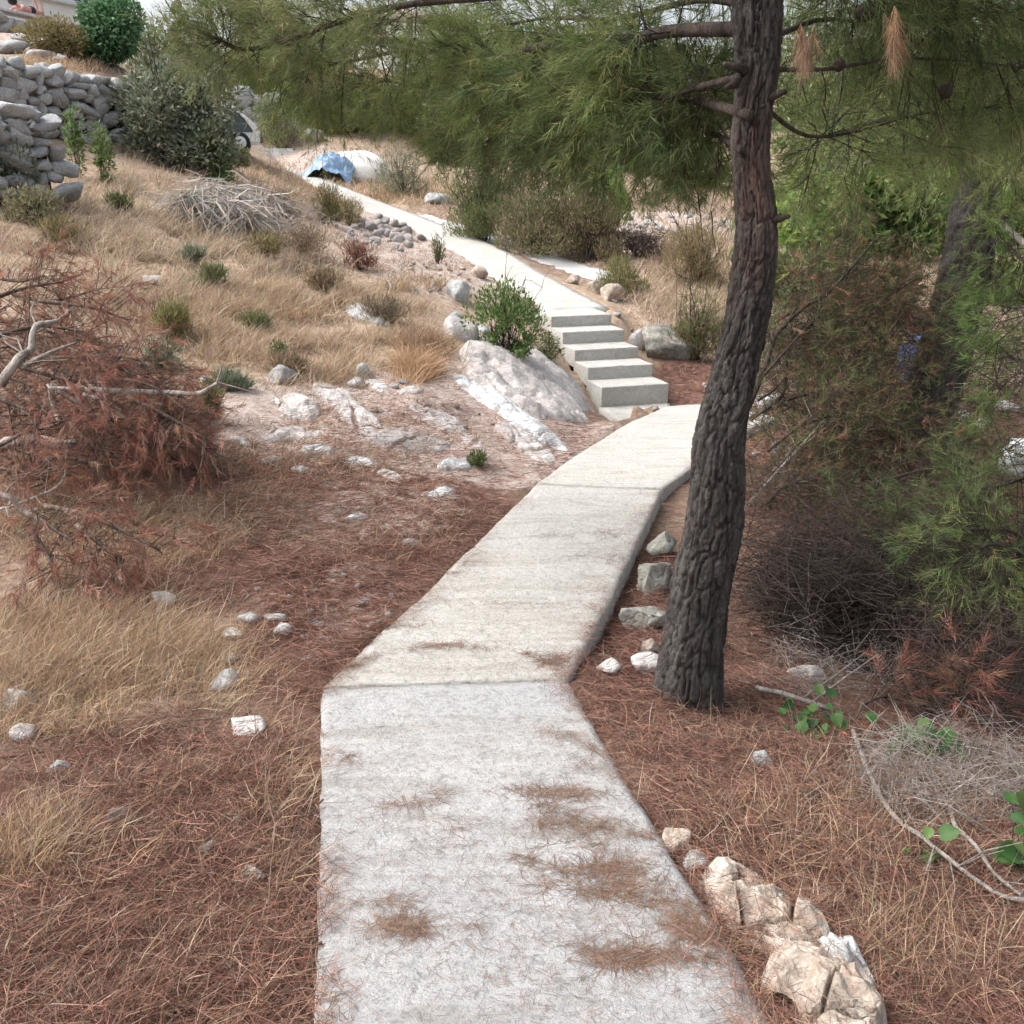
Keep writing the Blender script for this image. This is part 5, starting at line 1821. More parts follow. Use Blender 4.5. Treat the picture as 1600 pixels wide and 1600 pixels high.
shrub('shrub', 'tiny dark green sprig on the stony ground', 748, 728, 34, 22, DARKG, 320, .05, .014, 27, .8, 4, .6)
shrub('shrub', 'yellow green herb at the right end of the brush pile', 328, 660, 44, 56, YELG + OLIVE, 900, .1, .008, 28, .8, 8, 1.0, needle=True)
shrub('shrub', 'tiny bushy weed in the golden grass of the slope', 438, 568, 30, 36, OLIVE, 320, .05, .02, 29, .8, 5, .5)
shrub('shrub', 'thin green weed at the left of the rubble heap', 684, 412, 22, 46, OLIVE, 300, .09, .02, 30, .8, 4, .9)
shrub('shrub', 'brown twiggy shrub growing below the boulder wall', 440, 232, 120, 62, [(.22, .17, .14), (.28, .22, .18), (.18, .17, .12)], 2600, .16, .02, 31, .6, 14, .7, needle=True)
shrub('shrub', 'grey brown scrub over the dead frond heap', 430, 345, 70, 45, BROWN, 1500, .1, .012, 32, .7, 10, .8, needle=True)
# bushes and small trees on the far slope
FARB = [(560, 205, 120, 90, OLIVE), (640, 210, 110, 90, GREEN), (700, 250, 110, 90, OLIVE), (760, 180, 150, 110, GREEN), (860, 250, 150, 90, YELG + OLIVE), (900, 160, 150, 100, DARKG), (980, 260, 120, 90, OLIVE),
        (1050, 190, 150, 120, GREEN), (1080, 290, 110, 70, YELG + OLIVE), (1255, 390, 140, 120, BRIGHT), (1335, 405, 150, 130, LIMEG), (1420, 400, 150, 130, FRESH), (1500, 390, 150, 130, BRIGHT), (1590, 400, 140, 120, LIMEG),
        (1280, 320, 200, 170, GREEN), (1400, 320, 200, 170, DARKG), (1520, 320, 210, 180, GREEN), (1250, 200, 200, 190, DARKG), (1400, 200, 210, 190, GREEN), (1560, 200, 220, 190, DARKG), (1260, 480, 110, 70, OLIVE), (1360, 490, 120, 80, BROWN + OLIVE), (1570, 470, 110, 70, OLIVE),
        (470, 120, 110, 80, GREEN), (820, 110, 150, 60, DARKG), (1000, 110, 160, 60, GREEN)]
WHERE = ['above the boulder wall', 'behind the drooping pine foliage', 'beyond the sand heap', 'in front of the pale house', 'above the heather row', 'on the crest left of the trunk', 'above the lime broom', 'on the slope left of the trunk', 'above the white scree',
         'just right of the pine trunk', 'second right of the pine trunk', 'third right of the pine trunk', 'beside the leaning trunk', 'at the right edge of the slope', 'higher up right of the pine trunk', 'higher up left of the leaning trunk', 'higher up behind the leaning trunk', 'near the crest right of the pine trunk', 'near the crest midway to the right edge', 'near the crest at the right edge',
         'low behind the dead branches', 'low between the dead branches', 'low at the right edge', 'on the crest left of the pale house', 'on the crest right of the pale house', 'on the crest above the scree']
PALN = {id(OLIVE): 'olive', id(GREEN): 'mid green', id(DARKG): 'dark green', id(BRIGHT): 'bright lime', id(LIMEG): 'light green', id(FRESH): 'fresh green', id(BROWN): 'brown'}
for k, ((px, py, w, h, pal), wh) in enumerate(zip(FARB, WHERE)):
    c, z = at(px, py)
    z = min(z, 75)
    shrub('bush', '%s bush on the far slope %s' % (PALN.get(id(pal), 'yellowish'), wh), px, py, w, h, pal, 3000, .20 + z * .0035, .09 + z * .0016, 60 + k, .8, 7, .2, 'bush', 'bushes on the far slope', lumps=8)

# ------------------------------------------------------------------ the pile of cut pine branches, left
def polyline(pix, dz=0.0):
    """pixels -> 3-D: the ground depth under the first pixel, drifting by dz"""
    return pix


def cut_branch(lab, pix, r0, r1, mat, zc, twigs=0, rust=0, group='cut pine branches', name='cut_branch', sprays=None, nl=.08):
    if 'lying' in lab or 'twig above' in lab:
        pts = smooth_path([at(x, y)[0] + [0, 0, .05 + r0] for x, y, dz in pix], 4)
    else:
        pts = smooth_path([P(x, y, zc + dz) for x, y, dz in pix], 4)
    base = pts[0]
    t = thing(name, lab, 'branch', base, group)
    V, fs = tube(pts, np.linspace(r0, r1, len(pts)), 7)
    V = V + (RNG.normal(size=V.shape) * r0 * .08)
    obj('stem', V, fs, M[mat], t)
    if twigs:
        b, bd = along(pts, RNG.uniform(.15, 1, twigs))
        d = unit(bd * .6 + perp(bd) * .8 + [0, -.1, .15])
        L = RNG.uniform(.15, .45, twigs)
        V, fs = thin_sticks(b, b + d * L[:, None], max(.003, r1 * .6), .15)
        kind(obj('twigs', V, fs, M[mat], t), 'stuff')
        if rust:
            k = rust
            sb = np.repeat(b, k, 0) + np.repeat(d * L[:, None], k, 0) * RNG.uniform(.3, 1, (twigs * k, 1))
            sd = unit(np.repeat(d, k, 0) + RNG.normal(size=(twigs * k, 3)) * .5 - [0, 0, .3])
            V, fs, ct = shoots(sb, sd, RNG.uniform(.1, .25, len(sb)), 26, nl, .0042, RUST, .6, .6)
            obj('dry_needles', V, fs, M['dry'], t, tint=ct)
    return t


BZ = 6.35
cut_branch('long curved tan stick sticking out of the brush pile to the right', [(135, 608, .3), (200, 612, .2), (270, 614, .1), (310, 615, 0), (328, 606, 0), (342, 598, 0)], .022, .012, 'dead_wood', BZ, 3)
cut_branch('forked pale grey branch at the upper left of the brush pile', [(0, 600, 0), (30, 560, 0), (48, 545, .1), (56, 510, .1), (90, 503, .2)], .035, .014, 'dead_wood', BZ, 6)
cut_branch('thin pale branch rising from the fork towards the right', [(38, 572, 0), (80, 550, .1), (118, 536, .2)], .02, .007, 'dead_wood', BZ, 3)
cut_branch('thick grey log end pointing right, low in the brush pile', [(0, 698, .1), (40, 686, 0), (80, 692, 0), (120, 694, 0)], .045, .036, 'dead_wood', 6.9)
cut_branch('dark branch crossing above the log end', [(-10, 700, -.1), (40, 676, -.1), (80, 666, -.1), (104, 655, -.1)], .018, .008, 'brown_wood', 6.8, 4)
cut_branch('slanting grey branch in the dark gap of the pile', [(78, 600, 0), (86, 640, 0), (95, 662, -.05)], .026, .018, 'dead_wood', 7.1)
cut_branch('horizontal grey stick at the middle of the pile', [(75, 606, 0), (110, 607, 0), (145, 602, 0), (160, 592, 0)], .016, .01, 'dead_wood', 7.0, 3)
cut_branch('dark grey pole leaning into the right part of the pile', [(150, 660, .2), (190, 680, .1), (225, 694, 0)], .028, .03, 'brown_wood', 7.2)
cut_branch('straight twig standing up near the back of the pile', [(165, 590, .6), (166, 540, .8), (168, 468, 1.0)], .012, .005, 'brown_wood', 7.2, 4)
cut_branch('thin straight pole behind the pile leaning to the right', [(170, 535, .6), (190, 545, .5), (205, 556, .5)], .02, .016, 'dead_wood', 7.6)
cut_branch('dark thin upright shoot at the left of the pile', [(36, 575, -.2), (44, 520, -.1), (46, 470, 0), (48, 440, 0)], .01, .004, 'brown_wood', 6.9, 5)
cut_branch('pale branch arching at the lower left edge', [(-20, 800, 0), (20, 790, 0), (60, 775, 0), (90, 760, 0), (104, 738, 0)], .012, .006, 'dead_wood', 6.0, 7)
cut_branch('grey twisted stick under the arching branch', [(-10, 770, 0), (20, 780, 0), (35, 800, 0), (60, 795, 0)], .022, .01, 'dead_wood', 6.0, 5)
cut_branch('thin bowed twig lying on the reddish spray lower left', [(95, 815, 0), (125, 808, 0), (150, 812, 0), (168, 825, 0)], .008, .004, 'dead_wood', 5.9, 2)
cut_branch('grey stick lying flat below the pile', [(165, 722, 0), (195, 720, 0), (230, 715, .1)], .016, .012, 'dead_wood', 7.1)
cut_branch('short grey stick at the right part of the pile', [(130, 616, 0), (150, 622, 0), (165, 632, 0)], .014, .01, 'dead_wood', 7.0)
cut_branch('two toned stick stub low right in the pile', [(232, 628, 0), (250, 622, 0), (260, 618, 0)], .014, .012, 'dead_wood', 7.1)
# boughs with rust red needles
RB = [((-20, 470, .6), (40, 450, .8), (100, 440, 1.0)), ((60, 470, .9), (140, 480, .8), (200, 500, .9)), ((-20, 530, .2), (60, 510, .4), (140, 520, .5)), ((80, 560, .3), (160, 560, .3), (230, 590, .3)),
      ((150, 590, .2), (230, 600, .1), (290, 640, 0)), ((200, 620, .1), (260, 650, 0), (330, 690, -.1)), ((90, 610, .1), (140, 640, 0), (180, 660, -.1)), ((-10, 620, 0), (40, 640, 0), (70, 660, 0)), ((20, 570, .1), (90, 590, .1), (160, 600, .1)),
      ((170, 640, .1), (210, 660, 0), (280, 680, 0)), ((-20, 730, -.2), (20, 735, -.2), (60, 740, -.3)), ((60, 720, -.1), (110, 716, -.1), (150, 725, -.2)), ((40, 800, -.9), (90, 830, -1.), (150, 870, -1.1)), ((70, 790, -.8), (150, 810, -.9), (250, 860, -1.)), ((50, 830, -1.1), (80, 880, -1.2), (100, 930, -1.3)),
      ((120, 820, -1), (170, 860, -1.1), (200, 880, -1.1)), ((20, 460, 1.2), (80, 470, 1.2), (160, 450, 1.4)), ((-20, 430, 1.5), (30, 440, 1.4), (70, 430, 1.5)), ((150, 560, .4), (210, 560, .5), (260, 590, .4)), ((110, 660, 0), (150, 700, -.1), (200, 710, -.1))]
RBL = ['at the top left of the brush pile', 'along the crest of the brush pile', 'at the left side under the crest', 'in the upper middle of the pile', 'under the long tan stick', 'at the right tip of the brush pile', 'in the dark gap of the pile', 'at the left edge of the dark gap', 'just above the horizontal grey stick', 'below the right tip of the pile', 'low at the left edge, beside the log end', 'flat under the log end',
       'hanging over the golden grass, lower left', 'spreading right over the golden grass, lower left', 'drooping down at the lower left corner of the pile', 'small and dark beside the bowed twig', 'at the back of the pile', 'at the far back left corner', 'around the straight pole', 'below the slanting pole']
for pts, lb_ in zip(RB, RBL):
    cut_branch('bough with rust red dry needles ' + lb_, list(pts), .018, .006, 'brown_wood', BZ, 26, 2, name='dry_pine_bough')
# tangle of thin twigs inside the pile
c0, _ = at(100, 690)
n = 420
px = RNG.uniform(-30, 300, n)
top = np.interp(px, [-30, 60, 150, 220, 300], [480, 480, 515, 570, 635])
py = top + (np.interp(px, [-30, 150, 300], [800, 740, 690]) - top) * RNG.uniform(0, 1, n)
g, gzc = hit(px, np.interp(px, [-30, 150, 300], [800, 740, 690]))
depth = np.interp(py, [450, 800], [8.2, 6.3]) + RNG.normal(size=n) * .2
q = P(px, py, depth)
d = unit(RNG.normal(size=(n, 3)) * [1, 1, .45])
L = RNG.uniform(.15, .6, n)
V1, f1 = thin_sticks(q - d * L[:, None] / 2, q + d * L[:, None] / 2, RNG.uniform(.003, .009, n), .12)
tw = obj('twig_tangle', V1, f1, M['brown_wood'])
kind(tw, 'stuff')
tag(tw, 'tangle of thin brown twigs filling the brush pile', 'twigs')
n = 2700
px = RNG.uniform(-30, 310, n)
top = np.interp(px, [-30, 60, 150, 220, 310], [480, 475, 520, 580, 645])
bot = np.interp(px, [-30, 150, 310], [790, 740, 690])
py = top + (bot - top) * RNG.uniform(0, 1, n) ** 1.0
q = P(px, py, np.interp(py, [450, 800], [8.3, 6.4]) + RNG.normal(size=n) * .12 + .1)
V1, f1, ct = shoots(q, unit(RNG.normal(size=(n, 3)) * [1, .8, .5] - [0, 0, .2]), RNG.uniform(.1, .22, n), 20, .09, .0036, RUST + [(.26, .17, .14), (.22, .13, .10)], .5, .7)
rs = obj('dry_needle_mass', V1, f1, M['dry'], tint=ct)
kind(rs, 'stuff')
tag(rs, 'mass of rust brown dry pine needles caught in the brush pile', 'dry needles')

# heap of grey dead fronds on the slope
c, z = at(365, 372)
hp = thing('dead_frond_heap', 'heap of bleached grey dead fronds on the dry slope', 'brush heap', c)
for k, (px, py, sp, nn_) in enumerate([(300, 330, .5, 150), (345, 345, .6, 170), (390, 355, .6, 170), (370, 320, .4, 90), (330, 310, .4, 90), (420, 330, .4, 80)]):
    cc, zz = at(px, py + 18)
    cc = cc + [0, 0, .42]
    d = unit(RNG.normal(size=(nn_, 3)) * [.9, .5, .35] + [.15, -.45, -.35])
    V1, f1 = blades(cc + RNG.normal(size=(nn_, 3)) * [.12, .1, .08], d, RNG.uniform(.4, .95, nn_), RNG.uniform(.015, .03, nn_), RNG.normal(size=(nn_, 3)) * .25 - [0, 0, .35])
    obj('dead_frond_bundle', V1, f1, M['dry'], hp, tint=tints([(.42, .4, .37), (.5, .48, .46), (.34, .31, .27), (.4, .34, .27)], nn_, 5, .2))
for (p0, p1) in [((316, 292), (352, 312)), ((280, 320), (318, 300)), ((420, 372), (404, 340)), ((478, 345), (510, 318)), ((540, 385), (546, 365)), ((604, 440), (612, 460))]:
    a0, z0 = at(*p0)
    a1, z1 = at(*p1)
    cut_branch('bleached stick lying on the dry slope near the dead frond heap', [(p0[0], p0[1], 0), ((p0[0] + p1[0]) / 2, (p0[1] + p1[1]) / 2 - 3, -.1), (p1[0], p1[1], -.15)], .025, .012, 'dead_wood', z0 - .1, 0, 0, 'bleached sticks on the slope', 'stick')

# ------------------------------------------------------------------ dead branches to the right of the trunk
DB = [
    ('dark dead branch forking up right from behind the pine trunk', [(1168, 640, .3), (1200, 560, .3), (1212, 525, .3), (1250, 485, .4), (1290, 460, .5), (1320, 430, .6), (1350, 395, .7), (1372, 370, .8)], .028, .008, 'twig', 8.5, 26, 1),
    ('dead branch bending up beside the pine trunk then right', [(1172, 655, .4), (1222, 618, .4), (1230, 560, .4), (1243, 520, .4), (1285, 500, .5), (1330, 488, .6)], .022, .007, 'twig', 8.6, 22, 1),
    ('long grey dead pole rising from lower left to the leaning trunk', [(1185, 765, -.2), (1250, 690, .2), (1310, 620, .6), (1360, 560, .9), (1420, 475, 1.2)], .022, .009, 'brown_wood', 8.2, 34, 1),
    ('second grey dead pole just under the first', [(1160, 800, -.4), (1230, 720, .0), (1290, 655, .3), (1345, 590, .6)], .016, .007, 'dead_wood', 8.1, 24, 0),
    ('dark crooked dead branch in front of the leaning trunk', [(1330, 590, .2), (1370, 552, .4), (1390, 530, .5), (1395, 505, .5), (1388, 470, .6)], .02, .007, 'twig', 9.0, 16, 1),
    ('rust needled dead bough above the blue sheet', [(1290, 470, .6), (1380, 480, .8), (1450, 500, 1.0), (1520, 480, 1.1)], .016, .006, 'brown_wood', 9.0, 40, 2),
    ('rust needled dead bough left of the blue sheet', [(1250, 520, .4), (1310, 480, .6), (1380, 430, .8)], .014, .005, 'brown_wood', 8.8, 26, 2),
    ('grey brown dead bough across the brown undergrowth', [(1180, 870, 0), (1260, 860, .2), (1330, 890, .3), (1430, 960, .2)], .022, .01, 'brown_wood', 6.6, 30, 0),
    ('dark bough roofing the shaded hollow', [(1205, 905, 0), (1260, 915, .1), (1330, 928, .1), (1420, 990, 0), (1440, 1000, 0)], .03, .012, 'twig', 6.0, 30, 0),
    ('grey stick lying in front of the pine foot to the right', [(1180, 1093, 0), (1230, 1105, 0), (1300, 1128, 0)], .014, .01, 'dead_wood', 4.5, 2, 0),
    ('long thin pale dead branch lying at the lower right', [(1330, 1160, .1), (1350, 1215, .05), (1375, 1270, 0), (1400, 1305, -.05), (1440, 1335, -.1), (1500, 1385, -.15), (1560, 1425, -.15), (1620, 1435, -.15)], .010, .006, 'dead_wood', 3.45, 10, 0),
    ('shorter pale dead twig above the long one, right edge', [(1482, 1285, 0), (1490, 1315, 0), (1520, 1345, 0), (1550, 1390, 0), (1605, 1435, 0)], .008, .005, 'dead_wood', 3.25, 9, 0),
]
THK = [(1185, 600, 1260, 540, .5), (1200, 520, 1290, 500, 1.2), (1270, 600, 1390, 570, 1.2), (1290, 520, 1410, 470, 1.3), (1220, 700, 1350, 690, .2), (1480, 700, 1600, 690, .0), (1195, 560, 1300, 470, .2), (1230, 600, 1380, 520, .4), (1210, 480, 1340, 420, .8), (1300, 560, 1440, 500, .6), (1250, 640, 1400, 600, 0), (1330, 480, 1470, 420, 1.0), (1200, 680, 1320, 640, -.3),
       (1300, 690, 1450, 660, -.2), (1230, 420, 1360, 360, 1.4), (1360, 730, 1500, 720, -.6), (1200, 760, 1330, 740, -.9)]
THL = ['touching the trunk', 'second from the trunk', 'behind the middle of the thicket', 'behind the forked branch', 'just over the needle floor', 'low at the right edge', 'low beside the trunk', 'under the forked dead branch', 'over the forked dead branch', 'in the middle of the thicket', 'near the ground in the thicket', 'at the upper edge of the thicket', 'at the foot of the pine', 'at the foot of the leaning pine', 'highest, against the green hedge', 'over the brown undergrowth', 'lowest, behind the pine foot']
for (x0, y0, x1, y1, dz_), lb_ in zip(THK, THL):
    zc = 8.4 + dz_
    p0, p1 = P(x0, y0 + 25, zc - .2), P(x1, y1, zc + .3)
    t = thing('dry_bough', 'drab half dead pine bough in the thicket, ' + lb_, 'branch', p0)
    br = pine_branch(t, t, [p0, (p0 + p1) / 2 + RNG.normal(size=3) * .08, p1], .014, .004, 46, .42, 2, 11, .085, .0048, [(.10, .115, .045), (.075, .09, .038), (.12, .10, .055), (.19, .10, .065), (.085, .07, .045), (.13, .145, .055)], .35, .05, name='stem', bark='twig')
for lab, pix, r0, r1, mt, zc, tws, ru in DB:
    cut_branch(lab, pix, r0, r1, mt, zc, tws, ru, None, 'dead_branch')
# rust coloured dead bough lying at the right foreground
cut_branch('bright rust dry pine bough lying in the right foreground', [(1340, 1120, 0), (1380, 1105, 0), (1430, 1115, 0), (1490, 1130, 0)], .01, .004, 'brown_wood', 4.35, 34, 3, None, 'dry_pine_bough', nl=.1)
cut_branch('drooping end of the bright rust bough', [(1350, 1095, 0), (1335, 1130, 0), (1325, 1180, -.1)], .008, .004, 'brown_wood', 4.3, 14, 3, None, 'dry_pine_bough', nl=.1)
cut_branch('dry rust bough low at the right edge', [(1600, 1290, 0), (1560, 1305, 0), (1530, 1330, 0)], .008, .004, 'brown_wood', 3.5, 10, 2, None, 'dry_pine_bough', nl=.08)

# brown undergrowth of dead twigs on the right
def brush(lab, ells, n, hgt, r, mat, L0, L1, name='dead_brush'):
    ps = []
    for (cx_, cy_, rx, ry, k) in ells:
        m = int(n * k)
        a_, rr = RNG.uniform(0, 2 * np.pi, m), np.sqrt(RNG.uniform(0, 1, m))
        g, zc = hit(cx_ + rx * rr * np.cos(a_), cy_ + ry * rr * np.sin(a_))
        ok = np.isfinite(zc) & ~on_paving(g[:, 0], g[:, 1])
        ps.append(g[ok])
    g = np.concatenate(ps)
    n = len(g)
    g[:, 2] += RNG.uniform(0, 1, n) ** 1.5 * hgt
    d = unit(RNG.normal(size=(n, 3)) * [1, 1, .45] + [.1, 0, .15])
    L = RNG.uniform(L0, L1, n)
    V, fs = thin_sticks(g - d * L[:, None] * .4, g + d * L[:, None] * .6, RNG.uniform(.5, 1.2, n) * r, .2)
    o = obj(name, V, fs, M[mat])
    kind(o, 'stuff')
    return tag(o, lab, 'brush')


brush('tangle of thin grey brown dead twigs right of the pine', [(1400, 950, 240, 90, .5), (1350, 800, 200, 80, .3), (1520, 1080, 130, 60, .2)], 5000, .5, .0030, 'undergrowth', .15, .6)
brush('dark twigs over the shaded hollow right of the pine', [(1300, 960, 120, 60, .6), (1420, 1010, 120, 50, .4)], 2600, .45, .0035, 'twig', .2, .6)  # extra dark twigs, added so their colour deepens the hollow's shade
brush('pale thin dead stems at the lower right', [(1480, 1240, 150, 70, .6), (1350, 1050, 160, 60, .4)], 1300, .22, .0017, 'dead_wood', .1, .4)
brush('bleached dead twigs on the slope by the frond heap', [(420, 345, 110, 40, 1)], 700, .35, .008, 'dead_wood', .2, .7)
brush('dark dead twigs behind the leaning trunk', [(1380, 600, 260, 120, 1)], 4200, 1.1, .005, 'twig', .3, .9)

# leafy green creepers at the right foreground
def creeper(lab, px, py, w, h, n, pal, ll):
    c, z = at(px, py)
    t = thing('creeper', lab, 'plant', c)
    W, H = w * z / F, h * z / F
    p = c + np.stack([RNG.normal(size=n) * W * .28, RNG.normal(size=n) * W * .22, np.abs(RNG.normal(size=n)) * H * .5 + .02], -1)
    d = unit(RNG.normal(size=(n, 3)) + [0, -.3, .1])
    for i in range(n):
        nrm = unit(np.array([RNG.normal() * .5, RNG.normal() * .3 - .5, 1.0]))
        dd = unit(d[i] - nrm * (d[i] @ nrm))
        sd = np.cross(dd, nrm)
        l_ = ll * RNG.uniform(.6, 1.35)
        an = np.linspace(0, 2 * np.pi, 15)[:-1]
        rr = .5 * (1 + .22 * np.cos(an)) * (1 - .30 * np.exp(-((an - np.pi) / .35) ** 2))      # heart shaped outline, tip at 0
        rr[0] *= 1.22
        ox, oy = rr * np.cos(an), rr * np.sin(an) * .85
        V = np.concatenate([[p[i]], p[i] + l_ * (ox[:, None] * dd + oy[:, None] * sd + (np.abs(oy) * .3 - ox ** 2 * .35)[:, None] * nrm)])
        q_ = np.arange(14)
        fs = [np.stack([np.zeros(14, int), q_ + 1, (q_ + 1) % 14 + 1], -1)]
        col_ = tints(pal, 1, 15, .25)
        obj('leaf', V, fs, M['leaf'], t, tint=col_)
    V, fs = thin_sticks(np.tile(c, (n, 1)) + RNG.normal(size=(n, 3)) * .02, p, .0018, .2)
    obj('stems', V, fs, M['twig'], t)


CRE = [(.05, .13, .035), (.07, .16, .045), (.035, .09, .03), (.1, .17, .05)]
creeper('glossy green creeper leaves left of the rust bough', 1275, 1150, 90, 50, 34, CRE, .05)
creeper('glossy green creeper leaves under the rust bough', 1440, 1190, 110, 60, 44, CRE, .055)
creeper('single stemmed green creeper climbing right of the rust bough', 1480, 1100, 60, 70, 9, LIMEG, .055)
creeper('few green creeper leaves beside the long thin dead branch', 1445, 1350, 60, 60, 7, CRE, .05)
creeper('dark green creeper leaves at the right edge', 1590, 1370, 60, 120, 16, CRE, .06)

# cones lying on the ground
for lab, px, py, s, dark in [('dark pine cone lying in red needles right of the cream boulder', 1268, 1256, .065, 1), ('black pine cone in the needles at the lower left', 158, 1498, .055, 1), ('small pine cone on the right hand needle slope', 1130, 1290, .04, 0)]:
    c, z = at(px, py)
    V, Fc = cone_mesh(s * 1.3, s, 4)
    o = link('pine_cone', mesh_data('pine_cone', V @ rot(px, 1.2).T, [Fc], M['cone'], smooth=True), None, (c[0], c[1], c[2] + s * .35))
    tag(o, lab, 'pine cone')

# ------------------------------------------------------------------ ground cover
def scatter_px(ells, n):
    ps, zs_ = [], []
    tot = sum(e[2] * e[3] * e[4] for e in ells)
    for (cx_, cy_, rx, ry, k) in ells:
        m = int(n * rx * ry * k / tot)
        a_, rr = RNG.uniform(0, 2 * np.pi, m), np.sqrt(RNG.uniform(0, 1, m)) * (1 + .25 * RNG.normal(size=m))
        px, py = cx_ + rx * rr * np.cos(a_), cy_ + ry * rr * np.sin(a_)
        ok = (px > -60) & (px < 1660) & (py < 1680) & (py > 60)
        g, zc = hit(px[ok], py[ok])
        ok = np.isfinite(zc)
        ps.append(g[ok])
        zs_.append(zc[ok])
    return np.concatenate(ps), np.concatenate(zs_)


LIT0 = [(.3, .16, .11), (.24, .13, .09)]
STRAWC = [(.46, .345, .23), (.53, .42, .30), (.39, .28, .19), (.58, .49, .38), (.33, .235, .17)]
GOLD = [(.50, .34, .205), (.54, .385, .24), (.45, .30, .19)]
PALE = [(.56, .46, .36), (.50, .40, .30), (.43, .33, .25), (.60, .52, .42), (.36, .31, .23)]
BROWNG = [(.30, .2, .13), (.24, .15, .10), (.36, .25, .17)]


def grass(lab, ells, n, hmin, hmax, pal, lean_=.5, wind=(.5, -.1, 0), clump=5, w0=.0028, name='dry_grass', thin=.0):
    g, z = scatter_px(ells, max(1, n // clump))
    keep = ~on_paving(g[:, 0], g[:, 1]) & (fbm2(g[:, 0] * 2.2, g[:, 1] * 2.2, 71, 3) > thin)
    g, z = g[keep], z[keep]
    m = len(g)
    hh = RNG.uniform(hmin, hmax, m)
    az = RNG.uniform(0, 2 * np.pi, m)
    base = np.repeat(g, clump, 0) + RNG.normal(size=(m * clump, 3)) * np.array([.02, .02, 0]) * (1 + np.repeat(z, clump)[:, None] * .12)
    base[:, 2] = gz(base[:, 0], base[:, 1]) - .01
    L = np.repeat(hh, clump) * RNG.uniform(.5, 1.2, m * clump)
    d = unit(np.array([0, 0, 1.0]) + RNG.normal(size=(m * clump, 3)) * lean_ * [1, 1, .3] + np.array(wind) * RNG.uniform(.2, 1.4, (m * clump, 1)))
    bend = unit(RNG.normal(size=(m * clump, 3)) * [1, 1, .3] + np.array(wind) * 1.5) * RNG.uniform(.1, .55, (m * clump, 1)) - np.array([0, 0, .18])
    keep = ~on_paving(base[:, 0], base[:, 1])
    zz = np.repeat(z, clump)[keep]
    base, L, d, bend = base[keep], L[keep], d[keep], bend[keep]
    V, fs = blades(base, d, L, np.maximum(w0, zz * .00062) * RNG.uniform(.7, 1.3, len(base)), bend)
    o = obj(name, V, fs, M['dry'], tint=tints(pal, len(base), 5, .3))
    kind(o, 'stuff')
    return tag(o, lab, 'grass')


grass('dry golden grass in the left foreground', [(130, 1010, 210, 75, 1.0), (60, 1110, 140, 50, .7), (120, 880, 120, 40, .5), (80, 810, 120, 40, .4), (250, 845, 110, 45, .8), (60, 1340, 80, 60, .5), (440, 1250, 45, 140, .14), (330, 1060, 100, 50, .4)], 22000, .08, .28, STRAWC + GOLD[:1] + BROWNG[:1], .5, (.35, -.1, 0), 7)
grass('sparse dry grass between the needles at lower left', [(220, 1450, 260, 170, 1.0), (250, 1220, 250, 80, .8)], 6500, .04, .17, STRAWC[:2] + BROWNG + LIT0, .7, (.6, .2, 0), 4)
grass('pale dry grass covering the upper left slope', [(250, 380, 290, 90, 1.0), (120, 440, 160, 60, .8), (200, 300, 190, 50, .8), (480, 290, 110, 30, .8)], 34000, .14, .42, PALE + STRAWC[:2], .5, (.3, 0, 0), 7, .004, thin=.52)
grass('golden grass bands across the middle of the slope', [(560, 455, 130, 26, 1.2), (600, 475, 90, 24, .9), (450, 500, 210, 50, 1.0), (350, 540, 130, 40, .7), (500, 560, 170, 40, .8), (350, 470, 200, 40, .6), (480, 590, 60, 20, .8)], 34000, .12, .38, STRAWC + GOLD + PALE, .55, (.25, 0, 0), 8, .004, thin=.52)
grass('low brown and grey herbs between the grass tufts of the slope', [(330, 400, 330, 100, 1.0), (450, 520, 230, 80, 1.0), (330, 480, 200, 70, .6)], 22000, .05, .18, BROWNG + OLIVE[:2] + PALE[:2], .7, (.1, 0, 0), 5, .004, thin=.3)
for k_, (px_, py_, w_, h_, p_, t_) in enumerate([(330, 452, 60, 36, OLIVE, 'above the white stone'), (415, 402, 66, 40, YELG, 'below the dead frond heap'), (185, 330, 44, 24, DARKG, 'by the right sapling'), (300, 415, 50, 26, GREYG, 'in the middle of the upper slope'),
                                              (505, 455, 70, 34, BROWN, 'in the golden band, left'), (600, 500, 90, 36, [(.2, .17, .12), (.26, .21, .15), (.15, .13, .09)], 'under the golden band'), (560, 420, 50, 40, [(.32, .15, .1), (.26, .12, .09), (.2, .14, .1)], 'rust coloured, above the golden band'),
                                              (470, 395, 90, 44, BROWN, 'right of the frond heap'), (400, 520, 50, 30, OLIVE, 'left of the golden band'), (100, 380, 70, 40, YELG, 'above the brush pile'), (360, 610, 60, 30, GREYG, 'at the edge of the stony ground'), (455, 590, 70, 34, BROWN, 'beside the tiny weed')]):
    shrub('heath_tuft', 'low heath tuft ' + t_, px_, py_, w_, h_, p_, 900, .09, .010, 200 + k_, .8, 8, .9, 'shrub', 'heath tufts on the slope', needle=True)
grass('rounded golden tussock in the middle of the slope', [(650, 582, 26, 18, 1.0)], 1800, .25, .45, GOLD, .75, (0, 0, 0), 9, .004)
grass('brown tussock uphill of the golden one', [(665, 545, 34, 14, 1.0)], 1600, .2, .4, BROWNG + STRAWC[:1], .6, (0, 0, 0), 9, .004)
grass('short dry grass over the stony ground', [(560, 690, 200, 60, 1.0), (420, 750, 160, 60, .9), (600, 820, 140, 60, .5), (360, 700, 60, 60, .8), (640, 395, 110, 50, .8), (690, 440, 70, 40, .8)], 12000, .05, .16, STRAWC + BROWNG + RUST[3:4], .6, (.3, 0, 0), 5, .003, thin=.45)
